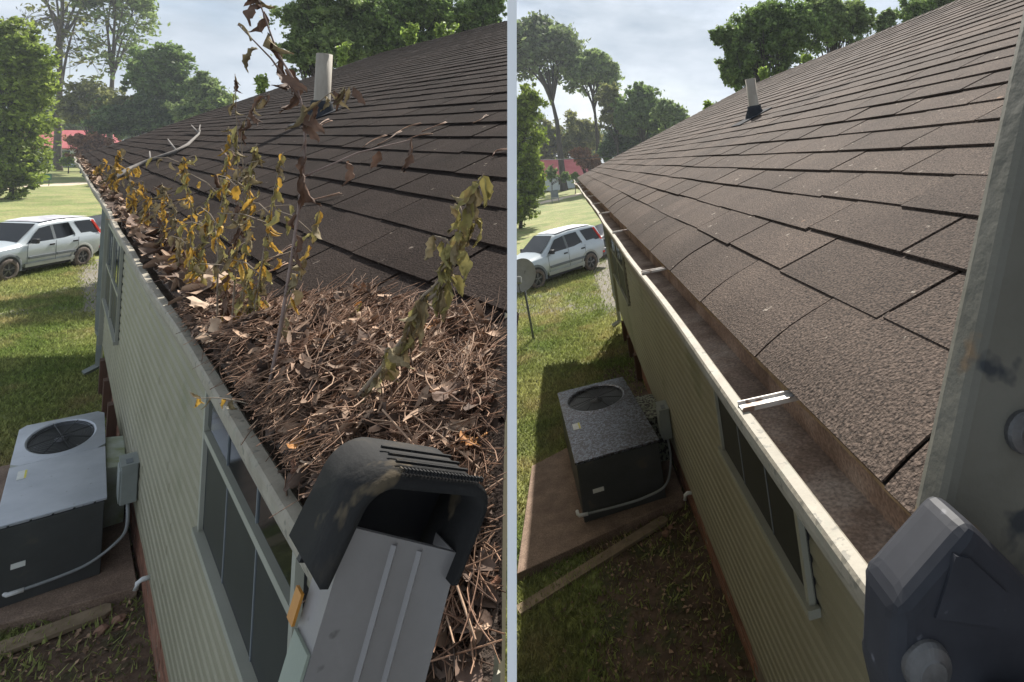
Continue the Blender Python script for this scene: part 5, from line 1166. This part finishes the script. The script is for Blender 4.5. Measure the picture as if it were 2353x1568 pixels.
Y_, G_, D_, B_, O_ = 'leaf_yellow', 'leaf_green', 'leaf_drab', 'leaf_brown', 'leaf_orange'
def dep(px, py): return (FA @ Vector(LS(*RA.hit(px, py)))).y
weed([(606, 955), (641, 772), (678, 538), (701, 333), (684, 207), (638, 120), (598, 10), (570, -60)], dep(606, 955), 26, [B_, B_, D_, B_, B_], .060, 'tallest weed, a single arching stem with brown curled leaves crossing the sky', .0035, .22, 2, 1.0, 'stemred')
DS = dep(791, 950) * .90
weed([(762, 990, .09), (800, 940, .03), (884, 838), (941, 755), (968, 688), (1008, 645), (1035, 560)], DS, 66, [D_, G_, D_], .034 * DS / .66, 'thick leaning stalk wrapped in drab curled leaves above the ladder cap', .0055, .05, 1, 1.2)
weed([(985, 690), (1030, 640), (1052, 570), (1064, 500), (1082, 445), (1112, 400)], DS, 26, [G_, D_, G_], .038 * DS / .62, 'nearest stalk with green-grey curled leaves beside the white border strip', .0032, .08, 3, 1.1)
weed([(545, 800), (560, 660), (568, 520), (575, 420), (590, 330)], dep(545, 790), 51, [Y_, G_, D_, D_, G_], .043, 'dense yellow weed in the middle of the gutter clump', .0035, .08, 6)
weed([(575, 790), (590, 680), (610, 560), (628, 450), (650, 350)], dep(575, 790), 36, [Y_, G_, D_], .043, 'yellow-green weed right of the gutter clump centre', .003, .15, 4)
weed([(530, 790), (540, 640), (548, 500), (545, 330), (540, 170)], dep(530, 790), 36, [B_, D_, G_], .043, 'slender weed with brown leaf tips rising before the far trees', .0026, .3, 2)
weed([(500, 770), (500, 640), (505, 500), (520, 400), (525, 290)], dep(500, 770), 39, [G_, D_, Y_], .043, 'weed with drooping green-grey leaf sprays left of the clump centre', .0028, .2, 5)
weed([(470, 700), (465, 620), (470, 540), (478, 460)], dep(470, 700), 48, [G_, Y_, D_], .042, 'short bushy yellow-green weed near the tan leaf', .0028, .05, 6)
weed([(440, 680), (436, 590), (440, 490), (425, 400), (420, 360)], dep(440, 680), 42, [Y_, D_, G_], .043, 'upright yellow weed at the left of the gutter clump', .0028, .1, 5)
weed([(415, 650), (408, 560), (400, 490), (380, 440)], dep(415, 650), 39, [Y_, D_, D_], .043, 'leaning yellow weed close to the gutter lip', .0028, .1, 4)
weed([(455, 690), (452, 640), (446, 590)], dep(455, 690), 33, [G_, Y_], .035, 'low tuft of small yellow leaves at the clump foot', .0024, .05, 6)
weed([(520, 780), (515, 720), (525, 640), (535, 560)], dep(520, 780), 36, [B_, Y_, B_], .042, 'rust-leaved weed over the largest tan leaf', .0026, .15, 3)
weed([(640, 890), (650, 740), (690, 620), (722, 520), (735, 480)], dep(640, 870), 14, [Y_, G_, D_], .043, 'yellow-leaved shoot leaning right beside the tallest weed', .0022, .2, 1)
weed([(370, 600), (372, 540), (378, 480), (372, 420)], dep(370, 600), 33, [Y_, D_, B_], .05, 'yellowish weed midway along the gutter', .003, .05, 5)
weed([(308, 520), (306, 470), (300, 420), (292, 385)], dep(308, 520), 39, [Y_, D_], .065, 'ochre weed in the far gutter with a side spray', .004, .05, 5)
weed([(330, 545), (326, 500), (335, 460), (330, 425)], dep(330, 545), 30, [D_, Y_], .06, 'thin ochre weed farther along the gutter', .0035, .05, 4)
weed([(262, 455), (260, 420), (268, 380), (270, 345)], dep(262, 455), 30, [D_, Y_], .085, 'small ochre weed beneath the fallen branch end', .005, .05, 4)
weed([(232, 410), (230, 390), (236, 365)], dep(232, 410), 14, [D_, Y_], .10, 'farthest ochre weed near the gutter end', .006, .05, 3)
weed([(770, 790), (790, 745), (815, 715), (835, 690)], dep(770, 790), 9, [D_, G_, O_], .034, 'small sprig with three hanging leaves at the litter edge', .0016, .2, 0)
weed([(735, 870), (745, 820), (752, 790), (770, 765)], dep(735, 870), 7, [O_, Y_, B_], .03, 'tiny orange-leaved sprig in the litter', .0014, .2, 0)
weed([(612, 945), (560, 925), (500, 915), (450, 915), (436, 900)], dep(600, 940) - .03, 7, [D_, Y_], .022, 'trailing sprig hanging over the gutter lip', .0014, .3, 0)
weed([(560, 800), (575, 740), (580, 690), (570, 640)], dep(560, 790), 33, [Y_, D_, G_], .042, 'short orange-yellow weed at the right of the clump foot', .0026, .1, 4)
weed([(555, 560), (560, 420), (556, 300), (590, 240), (620, 215)], dep(545, 790) + .15, 12, [B_, D_], .05, 'thin weed stem with a row of brown leaves under the tallest weed', .0018, .5, 1)
weed([(700, 300), (730, 240), (775, 205), (820, 200)], dep(606, 955), 9, [D_, B_, D_], .043, 'arched twig of hanging leaves across the left vent pipe', .0012, .25, 0)

# ------------------------------------------------------------------ ladders
def lframe(F, top, lean=.26):
    n = (F.to_3x3() @ Vector((1, 0, 0))); d = (F.to_3x3() @ Vector((0, 1, 0))); u = (F.to_3x3() @ Vector((0, 0, 1)))
    ez = (u + n * lean).normalized(); ey = d; ex = ey.cross(ez).normalized()
    m_ = Matrix.Identity(4)
    for i in range(3): m_[i][0] = ex[i]; m_[i][1] = ey[i]; m_[i][2] = ez[i]; m_[i][3] = top[i]
    return m_
LA = lframe(FA, at(925, 1190, .43)); ld = thing('ladder', 'grey aluminium ladder end with black rubber cap resting on the clogged gutter', 'ladder', LA)
wX, tY = .094, .032; LN = 4.35
mb = MB()                                               # channel rail: web facing the viewer, two flanges behind
mb.prism([(-wX / 2, -tY / 2), (wX / 2, -tY / 2), (wX / 2, tY / 2), (wX / 2 - .004, tY / 2), (wX / 2 - .004, -tY / 2 + .004), (-wX / 2 + .004, -tY / 2 + .004), (-wX / 2 + .004, tY / 2), (-wX / 2, tY / 2)], -LN, .0, 2)
mb.v = [(v[0], v[1], v[2] + .008 - (v[0] + wX / 2) * .36) if v[2] > -.01 else v for v in mb.v]
for x_ in (-.010, .012): mb.prism([(x_ - .0025, -tY / 2), (x_, -tY / 2 - .003), (x_ + .0025, -tY / 2)], -LN, .004 - (x_ + wX / 2) * .36, 2)
mb.build('rail', 'rail', ld)
MB().box((-wX / 2 - .0012, 0, -LN / 2 - .03), (.002, tY - .002, LN - .08)).build('rail_flange', 'railside', ld)
for k in range(3, 15): MB().tube([(0, -tY / 2, -.22 - k * .28), (0, -.40, -.22 - k * .28)], .016, 10).build('rung', 'rail', ld)
MB().prism([(-wX / 2, -.40), (wX / 2, -.40), (wX / 2, -.432), (-wX / 2, -.432)], -LN, -1.0, 2).build('rail', 'rail', ld)
# cap: rounded arch, open to the viewer
def arch(hw, zt, r, zl, zr, n=7):
    p_ = [(-hw, zl), (-hw, zt - r)]
    for i in range(1, n): q = math.pi - (math.pi / 2) * i / n; p_.append((-hw + r + r * math.cos(q), zt - r + r * math.sin(q)))
    p_.append((-hw + r, zt)); p_.append((hw - r, zt))
    for i in range(1, n): q = (math.pi / 2) - (math.pi / 2) * i / n; p_.append((hw - r + r * math.cos(q), zt - r + r * math.sin(q)))
    p_ += [(hw, zt - r), (hw, zr)]; return p_
oA = arch(wX / 2 + .007, .038, .024, -.034, -.034); iA = arch(wX / 2 + .0015, .028, .016, -.034, -.034); n = len(oA)
mb = MB(); yf, yb = -tY / 2 - .010, tY / 2 + .030
vs = [(x, yf, z) for x, z in oA] + [(x, yb, z) for x, z in oA] + [(x, yf, z) for x, z in iA] + [(x, yb, z) for x, z in iA]
mb.add(vs, [(i, i + 1, n + i + 1, n + i) for i in range(n - 1)] + [(2 * n + i, 3 * n + i, 3 * n + i + 1, 2 * n + i + 1) for i in range(n - 1)] + [(i, 2 * n + i, 2 * n + i + 1, i + 1) for i in range(n - 1)] + [(n + i, n + i + 1, 3 * n + i + 1, 3 * n + i) for i in range(n - 1)] + [(0, n, 3 * n, 2 * n), (n - 1, 3 * n - 1, 4 * n - 1, 2 * n - 1)], 0, True)
CT = Matrix.Rotation(R(11), 4, 'Y'); cap = mb.build('end_cap', 'rubber', ld, CT)
MB().box((0.002, tY / 2 + .020, -.010), (wX - .002, .006, .072)).build('cap_back', 'black', ld, CT)
mb = MB()
for i in range(24): mb.box((-.036 + i * .0031, yf - .0008, .0408), (.0016, .004, .0030))
mb.build('cap_teeth', 'rubber', ld, CT)
mb = MB()
for k in range(3): mb.box((0, yf + .016 + k * .014, .0408), (wX - .03, .0022, .0018))
mb.build('cap_ridges', 'rubber', ld, CT)
MB().tube([(-wX / 2 + .001, -.008, .012), (-wX / 2 + .007, -.008, .012)], [.008, .005], 14).build('rivet', 'bolt', ld)
MB().box((-wX / 2 - .004, tY / 2 + .004, -.058), (.002, .012, .020)).build('sticker', 'sticker', ld)

LB = lframe(FB, at(2395, 760, .36), .42); lb_ = thing('ladder', 'weathered ladder rail with dark plastic bracket at the right edge, by the clean gutter', 'ladder', LB)
MB().box((-.006, 0, -1.9), (.094, .026, 4.5)).build('rail', 'railB', lb_, None, .006)
mb = MB(); mb.tube([(-.012, -.012, -.060), (-.012, -.016, -.060), (-.012, -.018, -.060), (-.012, -.0195, -.060), (-.012, -.0200, -.060)], [.013, .013, .012, .0075, .007], 22, smooth=False); mb.build('bolt', 'bolt', lb_)
# bracket: a chamfered dark block that wraps the rail
pr = [(-.099, -.150), (-.067, -.101), (.06, -.175), (.06, -.27), (-.05, -.27), (-.090, -.195)]
bk = MB().prism(pr, -.050, -.014, 1).build('bracket', 'rubberB', lb_, None, .0105)
MB().prism([(-.074, -.118), (-.066, -.118), (-.040, -.132), (-.040, -.150), (-.078, -.150)], -.0515, -.045, 1).build('bracket_recess', 'rubberB', bk)
mb = MB(); mb.tube([(-.077, -.045, -.174), (-.077, -.052, -.174), (-.077, -.0545, -.174), (-.077, -.0565, -.174), (-.077, -.0575, -.174)], [.0128, .0128, .0118, .0075, .007], 28, smooth=False); mb.build('bolt', 'bolt', lb_)
mb = MB()
for k in range(14): mb.box((-.040 + k * .007, -.066, -.200), (.0045, .016, .05))
mb.box((.006, -.062, -.201), (.10, .010, .052)); mb.build('ribbed_rung', 'rail', lb_)
for k in range(1, 13): MB().tube([(.0, -.013, -.40 - k * .28), (.0, -.42, -.40 - k * .28)], .016, 10).build('rung', 'rail', lb_)
MB().box((0, -.433, -2.5), (.094, .026, 3.3)).build('rail', 'railB', lb_, None, .006)

# leaf bits and pebbles strewn on the bare ground by the walls
V = []; F_ = []; b_ = 0
for (F0, xr, yr, n_) in ((FA, (-.5, .62), (5.2, 7.0), 500), (FB, (-.7, .85), (3.9, 7.0), 1100), (FB, (.2, .85), (9, 12.5), 200), (FA, (.1, .62), (10.2, 12.5), 160)):
    for _ in range(n_):
        q = F0 @ Vector((random.uniform(*xr), random.uniform(*yr), 0)); q.z = float(gz(np.array(q.x), np.array(q.y))) + .012
        ln = random.uniform(.008, .032); rot = Euler((random.gauss(0, .4), random.gauss(0, .4), random.uniform(0, 6.3))).to_matrix()
        for v in ((-1, -.2, 0), (0, -.5, .15), (1, 0, 0), (0, .5, .2)): V.append(tuple(q + rot @ (Vector(v) * ln)))
        F_.append((b_, b_ + 1, b_ + 2, b_ + 3)); b_ += 4
o = link('ground_litter', mesh_np('ground_litter', np.array(V), np.array(F_), 'chip'), kind='stuff')
tag(o, 'small dead leaf bits strewn over the bare soil beside both walls', 'leaf litter')

# ------------------------------------------------------------------ summer haze over both yards
hz = bpy.data.materials.new('haze'); hz.use_nodes = True; t = hz.node_tree; t.nodes.clear()
ho = t.nodes.new('ShaderNodeOutputMaterial'); hv = t.nodes.new('ShaderNodeVolumePrincipled'); t.links.new(hv.outputs[0], ho.inputs['Volume'])
hv.inputs['Color'].default_value = (.86, .92, 1, 1); hv.inputs['Density'].default_value = .0007; hv.inputs['Anisotropy'].default_value = .2; M['haze'] = hz
MB().box((0, 150, 15), (800, 1000, 60)).build('haze', 'haze', kind='stuff')
